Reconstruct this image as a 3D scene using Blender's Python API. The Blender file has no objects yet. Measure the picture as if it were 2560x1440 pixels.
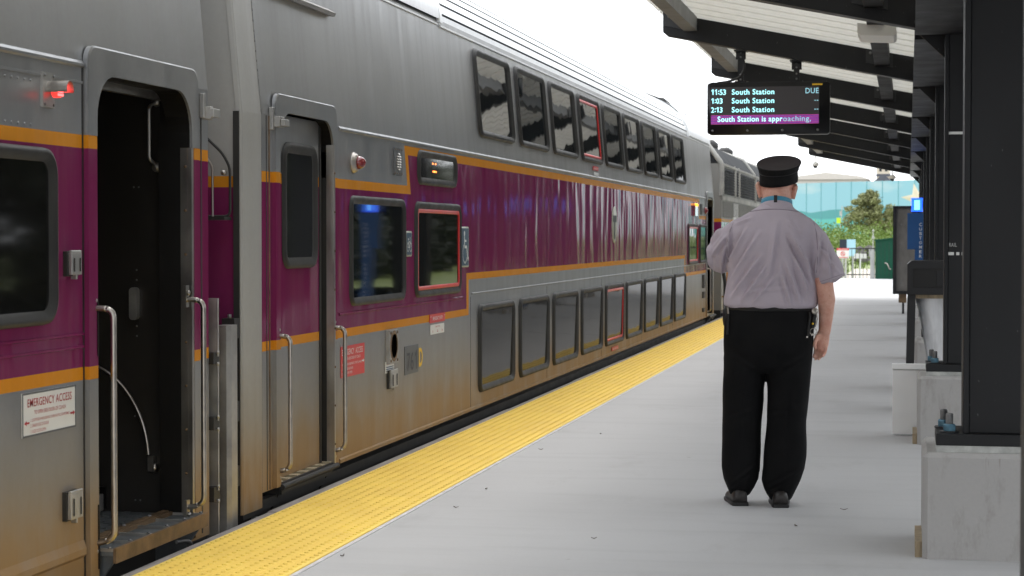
import bpy, bmesh, math, random
from math import sin, cos, pi, radians, sqrt, tan, atan2
from mathutils import Vector, Matrix, noise
S = bpy.context.scene
COL = S.collection
# ------------------------------------------------------------------ camera, sky, sun, exposure
cam_d = bpy.data.cameras.new('camera'); cam = bpy.data.objects.new('camera', cam_d); COL.objects.link(cam)
cam.location = (0, 0, 1.38)
cam.rotation_euler = (radians(90 - 1.4664517), 0, radians(11.1961306))
cam_d.sensor_width = 36; cam_d.lens = 5000 / 2560 * 36
cam_d.clip_start = .05; cam_d.clip_end = 3000
cam_d.dof.use_dof = True; cam_d.dof.focus_distance = 11.0; cam_d.dof.aperture_fstop = 8.0
S.camera = cam
SUN_EL, SUN_AZ = radians(60), radians(345)
W = bpy.data.worlds.new('World'); S.world = W; W.use_nodes = True
nt = W.node_tree
bg = nt.nodes['Background']
sky = nt.nodes.new('ShaderNodeTexSky'); sky.sky_type = 'NISHITA'; sky.sun_disc = False
sky.sun_elevation = SUN_EL; sky.sun_rotation = SUN_AZ; sky.air_density = 1.0; sky.dust_density = 4.0; sky.ozone_density = 1.0
hs = nt.nodes.new('ShaderNodeHueSaturation'); hs.inputs['Saturation'].default_value = .35
mx = nt.nodes.new('ShaderNodeMix'); mx.data_type = 'RGBA'; mx.inputs['Factor'].default_value = .72
mx.inputs[7].default_value = (10.6, 11.0, 11.5, 1)          # even cloud cover over the sky
nt.links.new(sky.outputs[0], hs.inputs['Color']); nt.links.new(hs.outputs[0], mx.inputs[6])
nt.links.new(mx.outputs[2], bg.inputs['Color']); bg.inputs['Strength'].default_value = .15
sd = bpy.data.lights.new('sun', 'SUN'); sd.energy = .9; sd.angle = radians(25); sd.color = (1, .96, .9)
so = bpy.data.objects.new('sun', sd); COL.objects.link(so)
v = Vector((sin(SUN_AZ) * cos(SUN_EL), cos(SUN_AZ) * cos(SUN_EL), sin(SUN_EL)))
so.rotation_euler = v.to_track_quat('Z', 'Y').to_euler(); so.location = (0, -10, 30)
S.view_settings.view_transform = 'Standard'; S.view_settings.look = 'None'
S.view_settings.exposure = 0.74; S.view_settings.gamma = 1.0
try: S.cycles.max_bounces = 8; S.cycles.glossy_bounces = 4; S.cycles.transparent_max_bounces = 12
except Exception: pass

# ------------------------------------------------------------------ materials
def N(nt, t, **k):
    n = nt.nodes.new(t)
    for a, b in k.items(): setattr(n, a, b)
    return n
def pos(nt, sc):
    g = N(nt, 'ShaderNodeNewGeometry'); m = N(nt, 'ShaderNodeMapping'); m.inputs['Scale'].default_value = sc
    nt.links.new(g.outputs['Position'], m.inputs['Vector']); return m.outputs[0]
def noi(nt, sc, scale=1, detail=4, rough=.55):
    n = N(nt, 'ShaderNodeTexNoise'); n.inputs['Scale'].default_value = scale; n.inputs['Detail'].default_value = detail
    n.inputs['Roughness'].default_value = rough
    nt.links.new(pos(nt, sc), n.inputs['Vector']); return n.outputs[0]
def ramp(nt, f, a, b, lo=0., hi=1.):
    r = N(nt, 'ShaderNodeMapRange'); r.inputs[1].default_value = a; r.inputs[2].default_value = b
    r.inputs[3].default_value = lo; r.inputs[4].default_value = hi; nt.links.new(f, r.inputs[0]); return r.outputs[0]
def mixc(nt, f, a, b, mode='MIX'):
    m = N(nt, 'ShaderNodeMix', data_type='RGBA', blend_type=mode)
    for i, s in ((0, f), (6, a), (7, b)):
        if isinstance(s, (int, float)): m.inputs[i].default_value = s
        elif isinstance(s, tuple): m.inputs[i].default_value = (*s[:3], 1)
        else: nt.links.new(s, m.inputs[i])
    return m.outputs[2]
def math_(nt, op, a, b=None):
    m = N(nt, 'ShaderNodeMath', operation=op)
    for i, s in ((0, a), (1, b)):
        if s is None: continue
        if isinstance(s, (int, float)): m.inputs[i].default_value = s
        else: nt.links.new(s, m.inputs[i])
    return m.outputs[0]
def new(name):
    m = bpy.data.materials.new(name); m.use_nodes = True
    return m, m.node_tree, m.node_tree.nodes['Principled BSDF']
def setc(nt, inp, s):
    if isinstance(s, tuple): inp.default_value = (*s[:3], 1)
    elif isinstance(s, (int, float)): inp.default_value = s
    else: nt.links.new(s, inp)
def bump(nt, b, h, strength, dist=.01):
    n = N(nt, 'ShaderNodeBump'); n.inputs['Strength'].default_value = strength; n.inputs['Distance'].default_value = dist
    nt.links.new(h, n.inputs['Height']); nt.links.new(n.outputs[0], b.inputs['Normal'])
def pm(name, col, rough=.5, metal=0., var=.12, vs=(3, 3, 3), bs=0., bsc=(40, 40, 40), bd=.004, spec=.5, coat=0., emit=None, es=1., alpha=1., trans=0.):
    m, nt, b = new(name)
    if var:
        f = noi(nt, vs, 1, 6, .6)
        lo = tuple(c * (1 - var) for c in col); hi = tuple(min(1, c * (1 + var)) for c in col)
        setc(nt, b.inputs['Base Color'], mixc(nt, ramp(nt, f, .3, .7), lo, hi))
        setc(nt, b.inputs['Roughness'], ramp(nt, f, .3, .7, max(.02, rough * .85), min(1, rough * 1.15)))
    else:
        setc(nt, b.inputs['Base Color'], col); b.inputs['Roughness'].default_value = rough
    b.inputs['Metallic'].default_value = metal; b.inputs['Specular IOR Level'].default_value = spec
    b.inputs['Coat Weight'].default_value = coat; b.inputs['Coat Roughness'].default_value = .08
    if bs: bump(nt, b, noi(nt, bsc, 1, 5), bs, bd)
    if emit: b.inputs['Emission Color'].default_value = (*emit, 1); b.inputs['Emission Strength'].default_value = es
    b.inputs['Alpha'].default_value = alpha; b.inputs['Transmission Weight'].default_value = trans
    return m
def gloss_over(m, k, rough, ior=1.5):
    """a thin glossy film over the base, weaker than clean lacquer because it is dusty"""
    nt = m.node_tree; b = nt.nodes['Principled BSDF']; b.inputs['Specular IOR Level'].default_value = 0
    g = N(nt, 'ShaderNodeBsdfGlossy'); g.inputs['Roughness'].default_value = rough
    f = N(nt, 'ShaderNodeFresnel'); f.inputs['IOR'].default_value = ior
    for l in list(nt.links):
        if l.to_node == b and l.to_socket.name == 'Normal': nt.links.new(l.from_socket, g.inputs['Normal']); nt.links.new(l.from_socket, f.inputs['Normal'])
    x = N(nt, 'ShaderNodeMixShader'); nt.links.new(math_(nt, 'MULTIPLY', f.outputs[0], k), x.inputs[0])
    nt.links.new(b.outputs[0], x.inputs[1]); nt.links.new(g.outputs[0], x.inputs[2]); nt.links.new(x.outputs[0], nt.nodes['Material Output'].inputs['Surface'])
def train_paint(name, col, metal, rough, grime=True, wav=.25, coat=0., wsc=(1, 5, .55), spec=.5):
    """livery skin: panel waves, vertical rain streaks and road grime that thickens near the bottom edge"""
    m, nt, b = new(name)
    st = noi(nt, (1, 7, .35), 1, 6, .65)
    fine = noi(nt, (30, 30, 30), 1, 3)
    c = mixc(nt, ramp(nt, st, .3, .7), tuple(x * .90 for x in col), tuple(min(1, x * 1.06) for x in col))
    c = mixc(nt, ramp(nt, fine, .35, .65, 0, .10), c, tuple(x * .6 for x in col))
    mt = metal
    if grime:
        g = N(nt, 'ShaderNodeNewGeometry'); s = N(nt, 'ShaderNodeSeparateXYZ'); nt.links.new(g.outputs['Position'], s.inputs[0])
        h = ramp(nt, s.outputs[2], .86, .24, 0, 1)
        pt = noi(nt, (1, 3, 1.2), 1, 7, .65)
        gf = math_(nt, 'MULTIPLY', h, ramp(nt, pt, .25, .65, .55, 1.1))
        gf = math_(nt, 'MINIMUM', gf, .93)
        gf2 = math_(nt, 'MAXIMUM', gf, ramp(nt, st, .48, .75, .05, .22))
        c = mixc(nt, gf2, c, mixc(nt, ramp(nt, s.outputs[2], .5, .1), (.21, .175, .13), (.30, .17, .052)))
        mt = math_(nt, 'MULTIPLY', math_(nt, 'SUBTRACT', 1.0, gf2), metal)
        setc(nt, b.inputs['Roughness'], math_(nt, 'ADD', math_(nt, 'MULTIPLY', gf2, .28), ramp(nt, st, .3, .7, rough * .8, rough * 1.25)))
    else: b.inputs['Roughness'].default_value = rough
    setc(nt, b.inputs['Base Color'], c); setc(nt, b.inputs['Metallic'], mt); b.inputs['Specular IOR Level'].default_value = spec
    b.inputs['Coat Weight'].default_value = coat; b.inputs['Coat Roughness'].default_value = .06
    h1 = noi(nt, wsc, 1, 1.2, .45); h2 = noi(nt, (1, .9, .7), 1, 2, .4)
    hh = math_(nt, 'ADD', h1, math_(nt, 'MULTIPLY', h2, 2.0))
    bump(nt, b, hh, wav, .02)
    return m
M = {}
M['steel'] = train_paint('stainless_steel', (.335, .34, .345), .85, .36, wav=.24, wsc=(1, 2.2, .8))
M['groove'] = pm('shaded_roof_groove', (.10, .10, .105), .7, var=.2)  # dark colour paints in the shadow inside the pressed roof grooves
M['roof_steel'] = train_paint('roof_steel', (.80, .81, .81), .0, .38, grime=False, wav=.1)
M['purple'] = train_paint('purple_paint', (.185, .012, .084), 0., .6, wav=.60, wsc=(1, 3.6, 1.0))
M['orange'] = train_paint('orange_paint', (.66, .255, .012), 0., .6, wav=.25)
gloss_over(M['purple'], .58, .10); gloss_over(M['orange'], .35, .25)
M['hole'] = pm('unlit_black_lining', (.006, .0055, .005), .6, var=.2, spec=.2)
M['endwall'] = train_paint('pale_end_wall', (.385, .38, .36), .15, .5, wav=.2)
M['rubber'] = pm('black_rubber', (.019, .018, .016), .55, var=.25, vs=(9, 9, 9))
M['dark'] = pm('dark_underframe', (.018, .017, .016), .6, var=.3)
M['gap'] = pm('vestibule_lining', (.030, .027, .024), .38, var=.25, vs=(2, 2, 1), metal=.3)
M['trim'] = pm('worn_steel_trim', (.36, .34, .31), .34, 1., var=.3, vs=(6, 6, 3))
M['chrome'] = pm('handrail_steel', (.40, .37, .335), .34, 1., var=.2, vs=(14, 14, 14))
M['plate'] = pm('steel_plate', (.40, .39, .37), .42, .8, var=.25, vs=(7, 7, 7))
M['rust'] = pm('rusty_steel', (.17, .11, .06), .62, .4, var=.45, vs=(11, 11, 11), bs=.3)
M['tread'] = pm('tread_grey', (.11, .12, .125), .5, .3, var=.3, vs=(9, 9, 9))
M['treadtan'] = pm('worn_tread_block', (.50, .42, .28), .7, var=.25, vs=(20, 20, 20))
m, nt, b = new('tinted_glass'); M['glass'] = m
setc(nt, b.inputs['Base Color'], (.010, .012, .013)); b.inputs['Roughness'].default_value = .025; b.inputs['Specular IOR Level'].default_value = .42
bump(nt, b, noi(nt, (1, 1.3, 2.2), 1, 2, .5), .22, .02); gloss_over(m, .43, .03, 1.52)
m, nt, b = new('dark_glass'); M['glass4'] = m
setc(nt, b.inputs['Base Color'], (.008, .009, .009)); b.inputs['Roughness'].default_value = .4; bump(nt, b, noi(nt, (1, 1.1, 1.5), 1, 2, .5), .06, .02); gloss_over(m, .27, .03, 1.52)
m, nt, b = new('blind_glass'); M['glass5'] = m
setc(nt, b.inputs['Base Color'], (.0085, .0085, .008)); b.inputs['Roughness'].default_value = .4; bump(nt, b, noi(nt, (1, 1.1, 1.5), 1, 2, .5), .06, .02); gloss_over(m, .07, .05, 1.52)
m, nt, b = new('dusty_glass'); M['glass3'] = m
setc(nt, b.inputs['Base Color'], (.030, .030, .029)); b.inputs['Roughness'].default_value = .5; bump(nt, b, noi(nt, (1, 1.1, 1.5), 1, 2, .5), .16, .02); gloss_over(m, .52, .04, 1.52)
m, nt, b = new('tinted_glass_flat'); M['glass2'] = m
setc(nt, b.inputs['Base Color'], (.016, .018, .018)); b.inputs['Roughness'].default_value = .04; gloss_over(m, .7, .04)
M['red'] = pm('red_trim', (.62, .022, .020), .35, var=.1)
M['redsign'] = pm('red_sign_vinyl', (.60, .032, .030), .4, var=.06)
M['whitesign'] = pm('white_sign_vinyl', (.72, .72, .70), .4, var=.05)
M['redtext'] = pm('red_lettering', (.42, .02, .03), .5, var=0)
M['whitetext'] = pm('white_lettering', (.78, .78, .76), .5, var=0)
M['navytext'] = pm('dark_lettering', (.035, .04, .05), .5, var=0)
M['bluesign'] = pm('blue_sign_vinyl', (.035, .085, .135), .4, var=.06)
M['yellowtext'] = pm('yellow_lettering', (.80, .50, .03), .5, var=0)
M['greypatch'] = pm('grey_patch_paint', (.12, .125, .13), .5, .2, var=.12)
M['logo'] = pm('pale_emblem', (.40, .41, .34), .4, var=.06)
M['redlens'] = pm('red_lens', (.20, .008, .012), .12, var=0, coat=1)
M['redlit'] = pm('red_lamp_lit', (.5, .01, .01), .3, var=0, emit=(1, .05, .04), es=.8)
M['amberlit'] = pm('amber_lamp_lit', (.6, .2, .01), .3, var=0, emit=(1, .36, .03), es=1.6)
M['amberdim'] = pm('amber_led_lit', (.6, .2, .01), .3, var=0, emit=(1, .22, .04), es=3)
M['bluelit'] = pm('blue_beacon_lit', (.02, .12, .7), .2, var=0, emit=(.015, .10, 1.0), es=1.5)
M['bluecore'] = pm('blue_beacon_core', (.3, .6, 1), .2, var=0, emit=(.10, .38, 1.0), es=2.2)
M['canopy'] = pm('charcoal_paint', (.0062, .0068, .0080), .5, var=.12, vs=(2, 2, 2), spec=.32)
m, nt, b = new('charcoal_steel'); M['canopy'] = m                       # charcoal paint with dust, scuffs and small pale chips
f1 = noi(nt, (3, 3, .7), 1, 7, .65); f2 = noi(nt, (55, 55, 30), 1, 2); f3 = noi(nt, (1.2, 1.2, 1.2), 1, 4)
c = mixc(nt, ramp(nt, f3, .3, .7), (.0055, .006, .0072), (.0080, .0086, .0100)); c = mixc(nt, ramp(nt, f1, .52, .75, 0, .35), c, (.022, .022, .022)); c = mixc(nt, ramp(nt, f2, .735, .76, 0, .8), c, (.10, .10, .10))
setc(nt, b.inputs['Base Color'], c); setc(nt, b.inputs['Roughness'], ramp(nt, f1, .3, .7, .38, .62)); b.inputs['Specular IOR Level'].default_value = .35
M['canopy_edge'] = pm('charcoal_paint_worn', (.018, .019, .021), .45, var=.2, vs=(4, 4, 4))
m, nt, b = new('white_deck_sheet'); M['deck'] = m                       # translucent white sheet: daylight glows through
setc(nt, b.inputs['Base Color'], mixc(nt, ramp(nt, noi(nt, (2, .6, 2), 1, 4), .3, .7), (.72, .71, .68), (.80, .79, .76)))
tr = N(nt, 'ShaderNodeBsdfTranslucent'); tr.inputs['Color'].default_value = (.80, .79, .75, 1)
ms = N(nt, 'ShaderNodeMixShader'); ms.inputs[0].default_value = .48
nt.links.new(b.outputs[0], ms.inputs[1]); nt.links.new(tr.outputs[0], ms.inputs[2]); nt.links.new(ms.outputs[0], nt.nodes['Material Output'].inputs['Surface'])
M['galv'] = pm('galvanised_steel', (.44, .44, .43), .5, .5, var=.2, vs=(5, 5, 5))
M['galvdark'] = pm('weathered_galvanised', (.20, .20, .195), .6, .3, var=.35, vs=(4, 4, 4))
M['fixture'] = pm('cream_fixture', (.80, .78, .72), .5, var=.05)
def concrete(name, col, stain=.5, sc=1.):
    m, nt, b = new(name)
    f1 = noi(nt, (.5 * sc, .5 * sc, .5 * sc), 1, 8, .62); f2 = noi(nt, (60, 60, 60), 1, 3); f3 = noi(nt, (7 * sc, 7 * sc, 2.5 * sc), 1, 7, .7)
    c = mixc(nt, ramp(nt, f1, .3, .7), tuple(x * .90 for x in col), tuple(x * 1.05 for x in col))
    c = mixc(nt, ramp(nt, f2, .3, .7, 0, .16), c, tuple(x * .72 for x in col))
    c = mixc(nt, ramp(nt, f3, .54, .78, 0, stain), c, (col[0] * .45, col[1] * .40, col[2] * .34))
    dr = noi(nt, (26 * sc, 26 * sc, 1.6 * sc), 1, 4, .6); bl = noi(nt, (1.6 * sc, 1.6 * sc, 1.6 * sc), 1, 3)
    c = mixc(nt, math_(nt, 'MULTIPLY', ramp(nt, dr, .64, .72, 0, .75), ramp(nt, bl, .5, .6)), c, (col[0] * .42, col[1] * .36, col[2] * .28))
    setc(nt, b.inputs['Base Color'], c); b.inputs['Roughness'].default_value = .8; b.inputs['Specular IOR Level'].default_value = .3
    bump(nt, b, f2, .12, .003); return m
m, nt, b = new('platform_concrete'); M['platform'] = m                # broom-finished slab with joints across it
col = (.478, .478, .483)
f1 = noi(nt, (.45, .45, .45), 1, 8, .6); f2 = noi(nt, (55, 70, 60), 1, 3); f3 = noi(nt, (.8, 5, 1), 1, 6, .6); f4 = noi(nt, (8, 8, 8), 1, 3, .5)
c = mixc(nt, ramp(nt, f1, .3, .7), tuple(x * .93 for x in col), tuple(x * 1.04 for x in col))
c = mixc(nt, ramp(nt, f2, .3, .7, 0, .15), c, tuple(x * .75 for x in col))
c = mixc(nt, ramp(nt, f3, .50, .72, 0, .30), c, tuple(x * .72 for x in col))
c = mixc(nt, ramp(nt, f4, .76, .80, 0, .5), c, (.12, .11, .10))
setc(nt, b.inputs['Base Color'], c); b.inputs['Roughness'].default_value = .75; b.inputs['Specular IOR Level'].default_value = .3
f5 = noi(nt, (2.2, 1.1, 2), 1, 8, .7); c = mixc(nt, ramp(nt, f5, .57, .70, 0, .20), c, (.27, .26, .25)); setc(nt, b.inputs['Base Color'], c)
bump(nt, b, noi(nt, (40, 6, 40), 1, 3), .1, .002)
M['pier'] = concrete('cast_concrete', (.43, .42, .41), .55, 1.6)
M['yellow'] = pm('tactile_yellow', (.97, .69, .14), .6, var=.07, vs=(2.5, 2.5, 2.5), bs=.1, bsc=(90, 14, 90), spec=.35)
M['timber'] = pm('weathered_timber', (.27, .245, .235), .8, var=.35, vs=(40, 3, 40), bs=.3, bsc=(60, 4, 60))
M['wood'] = pm('raw_softwood', (.33, .26, .165), .7, var=.35, vs=(40, 40, 4))
M['whitepaint'] = pm('white_board', (.93, .93, .92), .5, var=.04)
M['blackpaint'] = pm('black_paint', (.010, .010, .011), .38, var=.2)
M['boardback'] = pm('brown_grey_panel', (.17, .16, .145), .6, var=.25, vs=(9, 9, 5))
M['bluepaint'] = pm('blue_pillar_paint', (.012, .085, .26), .35, var=.08)
M['boltblue'] = pm('blue_coated_nut', (.10, .22, .30), .5, .2, var=.3, vs=(40, 40, 40))
M['bolt'] = pm('grey_bolt', (.20, .20, .20), .5, .7, var=.2)
M['edgeline'] = pm('pale_grout_line', (.60, .59, .60), .8, var=.2, vs=(9, 9, 9))
M['domeside'] = pm('shaded_dome_side', (.94, .65, .125), .7, var=.15)  # slightly deeper yellow: shading of the dome sides painted into their colour
M['grout'] = pm('grout_pad', (.47, .48, .46), .8, var=.3, vs=(14, 14, 14), bs=.5)
m, nt, b = new('clear_plastic_bag'); M['bag'] = m
f = noi(nt, (9, 9, 2.2), 1, 4, .6)
setc(nt, b.inputs['Base Color'], (.90, .91, .93)); b.inputs['Roughness'].default_value = .3
setc(nt, b.inputs['Alpha'], ramp(nt, f, .35, .7, .50, .80)); bump(nt, b, f, .5, .02)
M['screen'] = pm('sign_screen', (.018, .015, .016), .35, var=0, emit=(.9, .8, .8), es=.006)
M['cyan'] = pm('led_cyan', (.2, .6, .65), .5, var=0, emit=(.42, .92, 1.0), es=1.0)
M['cyandim'] = pm('led_cyan_dim', (.1, .3, .33), .5, var=0, emit=(.36, .66, .78), es=.55)
M['magenta'] = pm('led_magenta', (.2, .02, .15), .5, var=0, emit=(.42, .035, .25), es=.75)
M['violet'] = pm('led_violet', (.1, .02, .2), .5, var=0, emit=(.16, .04, .36), es=.75)
M['ballast'] = concrete('track_ballast', (.13, .115, .10), .5, 4)
M['shirt'] = pm('mauve_grey_shirt_cloth', (.475, .418, .475), .85, var=.05, vs=(5, 5, 5), bs=.15, bsc=(350, 350, 350), bd=.001, spec=.2)
M['seam'] = pm('shirt_seam', (.19, .155, .185), .9, var=0)
M['pants'] = pm('black_trouser_cloth', (.0042, .0042, .0047), .85, var=.2, vs=(6, 6, 6), bs=.2, bsc=(300, 300, 300), bd=.001, spec=.2)
M['cap'] = pm('black_cap_cloth', (.0055, .0055, .006), .8, var=.2, vs=(30, 30, 30), spec=.25)
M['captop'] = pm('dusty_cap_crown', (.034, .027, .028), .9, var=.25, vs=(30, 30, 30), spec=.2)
M['leather'] = pm('black_leather', (.005, .0047, .0045), .5, var=.2)
M['shoe'] = pm('dark_shoe_leather', (.016, .013, .012), .45, var=.3)
m, nt, b = new('skin'); M['skin'] = m
f = noi(nt, (22, 22, 22), 1, 5, .6)
f2 = noi(nt, (160, 160, 160), 1, 3); c = mixc(nt, ramp(nt, f, .3, .7), (.62, .29, .215), (.78, .47, .37)); c = mixc(nt, ramp(nt, f2, .55, .72, 0, .35), c, (.45, .17, .12)); setc(nt, b.inputs['Base Color'], c); bump(nt, b, f2, .25, .002); b.inputs['Roughness'].default_value = .5
b.inputs['Subsurface Weight'].default_value = .12; b.inputs['Subsurface Radius'].default_value = (.01, .004, .002); b.inputs['Subsurface Scale'].default_value = .5
M['lanyard'] = pm('blue_lanyard', (.06, .28, .42), .6, var=.1)
M['hair'] = pm('grey_hair', (.35, .32, .29), .8, var=.2)
M['green'] = pm('green_cabinet_paint', (.004, .055, .030), .6, var=.15, spec=.2)
M['fence'] = pm('black_fence_paint', (.012, .013, .013), .5, var=0)
def leafmat(name, col, var=.45):
    m, nt, b = new(name)
    f = noi(nt, (1.3, 1.3, 1.3), 1, 3); f2 = noi(nt, (9, 9, 9), 1, 2)
    c = mixc(nt, ramp(nt, f, .35, .65), tuple(x * (1 - var) for x in col), tuple(x * (1 + var) for x in col))
    c = mixc(nt, ramp(nt, f2, .3, .7, 0, .4), c, (col[0] * 1.5, col[1] * 1.25, col[2] * .8))
    setc(nt, b.inputs['Base Color'], c); b.inputs['Roughness'].default_value = .6; b.inputs['Specular IOR Level'].default_value = .3
    return m
M['beltleaf'] = leafmat('belt_leaves', (.014, .020, .008)); M['leaf'] = leafmat('tree_leaves', (.22, .24, .12)); M['shrub'] = leafmat('shrub_leaves', (.105, .165, .030))
M['grass'] = leafmat('meadow_grass', (.16, .21, .06), .3); M['bark'] = pm('bark', (.06, .045, .035), .9, var=.3, vs=(9, 9, 2), bs=.5)
M['wallblue'] = None
M['rock'] = pm('grey_rock', (.13, .12, .115), .9, var=.45, vs=(2, 2, 2), bs=.6, bsc=(6, 6, 6), bd=.1)
M['pale'] = pm('pale_render', (.62, .56, .50), .7, var=.05)
M['cream'] = pm('cream_render', (.66, .58, .45), .7, var=.05)
M['slate'] = pm('slate_roof', (.10, .105, .12), .7, var=.2)
M['lightblue'] = pm('light_blue_sign', (.42, .68, .80), .5, var=.04)
M['navy'] = pm('navy_sign', (.012, .02, .04), .5, var=.05)
M['limesign'] = pm('lime_sign', (.55, .75, .03), .5, var=.04)
M['locogrey'] = train_paint('loco_grey', (.27, .265, .25), .2, .45, grime=False, wav=.1)
M['locolight'] = pm('loco_roof_white', (.40, .39, .36), .6, var=.35, vs=(2, 2, 2))
M['louvre'] = pm('loco_louvre', (.030, .032, .035), .8, var=.2, spec=.15)
M['leafdry'] = pm('dry_leaf', (.10, .075, .055), .9, var=.3)
M['asphalt'] = concrete('car_park_asphalt', (.10, .10, .10), .3)

# ------------------------------------------------------------------ mesh helpers
class MB:
    def __init__(s): s.v = []; s.f = []; s.m = []; s.sm = []
    def add(s, vs, fs, mi=0, sm=False):
        o = len(s.v); s.v += [Vector(p) for p in vs]
        for f in fs: s.f.append([o + i for i in f]); s.m.append(mi); s.sm.append(sm)
    def box(s, x0, x1, y0, y1, z0, z1, mi=0, ch=0):
        if ch: return s.prism([(x0 + ch, z0), (x1 - ch, z0), (x1, z0 + ch), (x1, z1 - ch), (x1 - ch, z1), (x0 + ch, z1), (x0, z1 - ch), (x0, z0 + ch)], y0, y1, 'y', mi)
        p = [(x, y, z) for z in (z0, z1) for y in (y0, y1) for x in (x0, x1)]
        s.add(p, [(0, 2, 3, 1), (4, 5, 7, 6), (0, 1, 5, 4), (2, 6, 7, 3), (0, 4, 6, 2), (1, 3, 7, 5)], mi)
    def prism(s, poly, a, b, ax='y', mi=0, sm=False):
        def P(u, w, t): return {'y': (u, t, w), 'x': (t, u, w), 'z': (u, w, t)}[ax]
        n = len(poly); vs = [P(u, w, a) for u, w in poly] + [P(u, w, b) for u, w in poly]
        ar = sum(poly[i][0] * poly[(i + 1) % n][1] - poly[(i + 1) % n][0] * poly[i][1] for i in range(n))
        flip = (ar > 0) ^ (ax == 'y')
        fs = [tuple(range(n)), tuple(range(2 * n - 1, n - 1, -1))] + [(i, i + n, (i + 1) % n + n, (i + 1) % n) for i in range(n)]
        s.add(vs, fs, mi, sm)
    def tube(s, pts, r, n=8, mi=0, cap=True, sm=True):
        pts = [Vector(p) for p in pts]; rs = r if isinstance(r, (list, tuple)) else [r] * len(pts)
        vs = []; t0 = (pts[1] - pts[0]).normalized(); up = Vector((0, 0, 1)) if abs(t0.z) < .9 else Vector((1, 0, 0))
        a = t0.cross(up).normalized()
        for i, p in enumerate(pts):
            t = ((pts[min(i + 1, len(pts) - 1)] - pts[max(i - 1, 0)])).normalized()
            a = (a - t * a.dot(t)).normalized(); b = t.cross(a)
            vs += [p + (a * cos(2 * pi * k / n) + b * sin(2 * pi * k / n)) * rs[i] for k in range(n)]
        fs = [(i * n + k, i * n + (k + 1) % n, (i + 1) * n + (k + 1) % n, (i + 1) * n + k) for i in range(len(pts) - 1) for k in range(n)]
        s.add(vs, fs, mi, sm)
        if cap: s.add(vs[:n][::-1], [tuple(range(n))], mi); s.add(vs[-n:], [tuple(range(n))], mi)
    def bent(s, pts, r, br=.03, n=8, mi=0):
        """tube through corner points with rounded bends"""
        P = [Vector(p) for p in pts]; out = [P[0]]
        for i in range(1, len(P) - 1):
            d0 = (P[i - 1] - P[i]).normalized(); d1 = (P[i + 1] - P[i]).normalized()
            a = P[i] + d0 * br; c = P[i] + d1 * br
            for k in range(6):
                t = k / 5; out.append(a * (1 - t) ** 2 + P[i] * 2 * t * (1 - t) + c * t * t)
        out.append(P[-1]); s.tube(out, r, n, mi)
    def rings(s, R, mi=0, cap=True, sm=True):
        n = len(R[0]); vs = [p for r in R for p in r]
        fs = [(i * n + k, i * n + (k + 1) % n, (i + 1) * n + (k + 1) % n, (i + 1) * n + k) for i in range(len(R) - 1) for k in range(n)]
        if cap: fs += [tuple(range(n))[::-1], tuple(range((len(R) - 1) * n, len(R) * n))]
        s.add(vs, fs, mi, sm)
    def lathe(s, c, axis, prof, n=16, mi=0, sm=True):
        ax = Vector(axis).normalized(); up = Vector((0, 0, 1)) if abs(ax.z) < .9 else Vector((1, 0, 0))
        a = ax.cross(up).normalized(); b = ax.cross(a); c = Vector(c)
        s.rings([[c + ax * h + (a * cos(2 * pi * k / n) + b * sin(2 * pi * k / n)) * max(r, 1e-4) for k in range(n)] for r, h in prof], mi, True, sm)
    def quad(s, a, b, c, d, mi=0): s.add([a, b, c, d], [(0, 1, 2, 3)], mi)
    def build(s, name, mats, parent=None, bevel=0, **props):
        me = bpy.data.meshes.new(name); off = Vector(parent_loc(parent)) if parent else Vector((0, 0, 0))
        base = props.pop('base', None)
        if base and not parent: off = Vector(base)
        me.from_pydata([tuple(v - off) for v in s.v], [], s.f)
        for k in (mats if isinstance(mats, (list, tuple)) else [mats]): me.materials.append(k if not isinstance(k, str) else M[k])
        me.polygons.foreach_set('material_index', s.m); me.polygons.foreach_set('use_smooth', s.sm)
        bm = bmesh.new(); bm.from_mesh(me); bmesh.ops.recalc_face_normals(bm, faces=bm.faces[:]) if not props.pop('keepn', False) else None
        bm.to_mesh(me); bm.free(); me.update()
        o = bpy.data.objects.new(name, me); COL.objects.link(o)
        if parent: o.parent = parent
        elif base: o.location = base
        if bevel:
            md = o.modifiers.new('bevel', 'BEVEL'); md.width = bevel; md.segments = 2; md.limit_method = 'ANGLE'; md.angle_limit = radians(40)
            md.harden_normals = False
        for k, val in props.items(): o[k] = val
        return o
def parent_loc(p):
    l = Vector((0, 0, 0))
    while p: l += p.location; p = p.parent
    return l
def thing(name, label, cat, loc, group=None):
    o = bpy.data.objects.new(name, None); COL.objects.link(o); o.location = loc; o.empty_display_size = .2
    o['label'] = label; o['category'] = cat
    if group: o['group'] = group
    return o
def tag(o, label, cat, group=None):
    o['label'] = label; o['category'] = cat
    if group: o['group'] = group
    return o
def struct(o): o['kind'] = 'structure'; return o
def dup(o, loc, label=None):
    c = o.copy(); COL.objects.link(c); c.location = loc
    if label: c['label'] = label
    for ch in o.children:
        d = ch.copy(); COL.objects.link(d); d.parent = c
        for g in ch.children:
            e = g.copy(); COL.objects.link(e); e.parent = d
    return c
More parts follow.
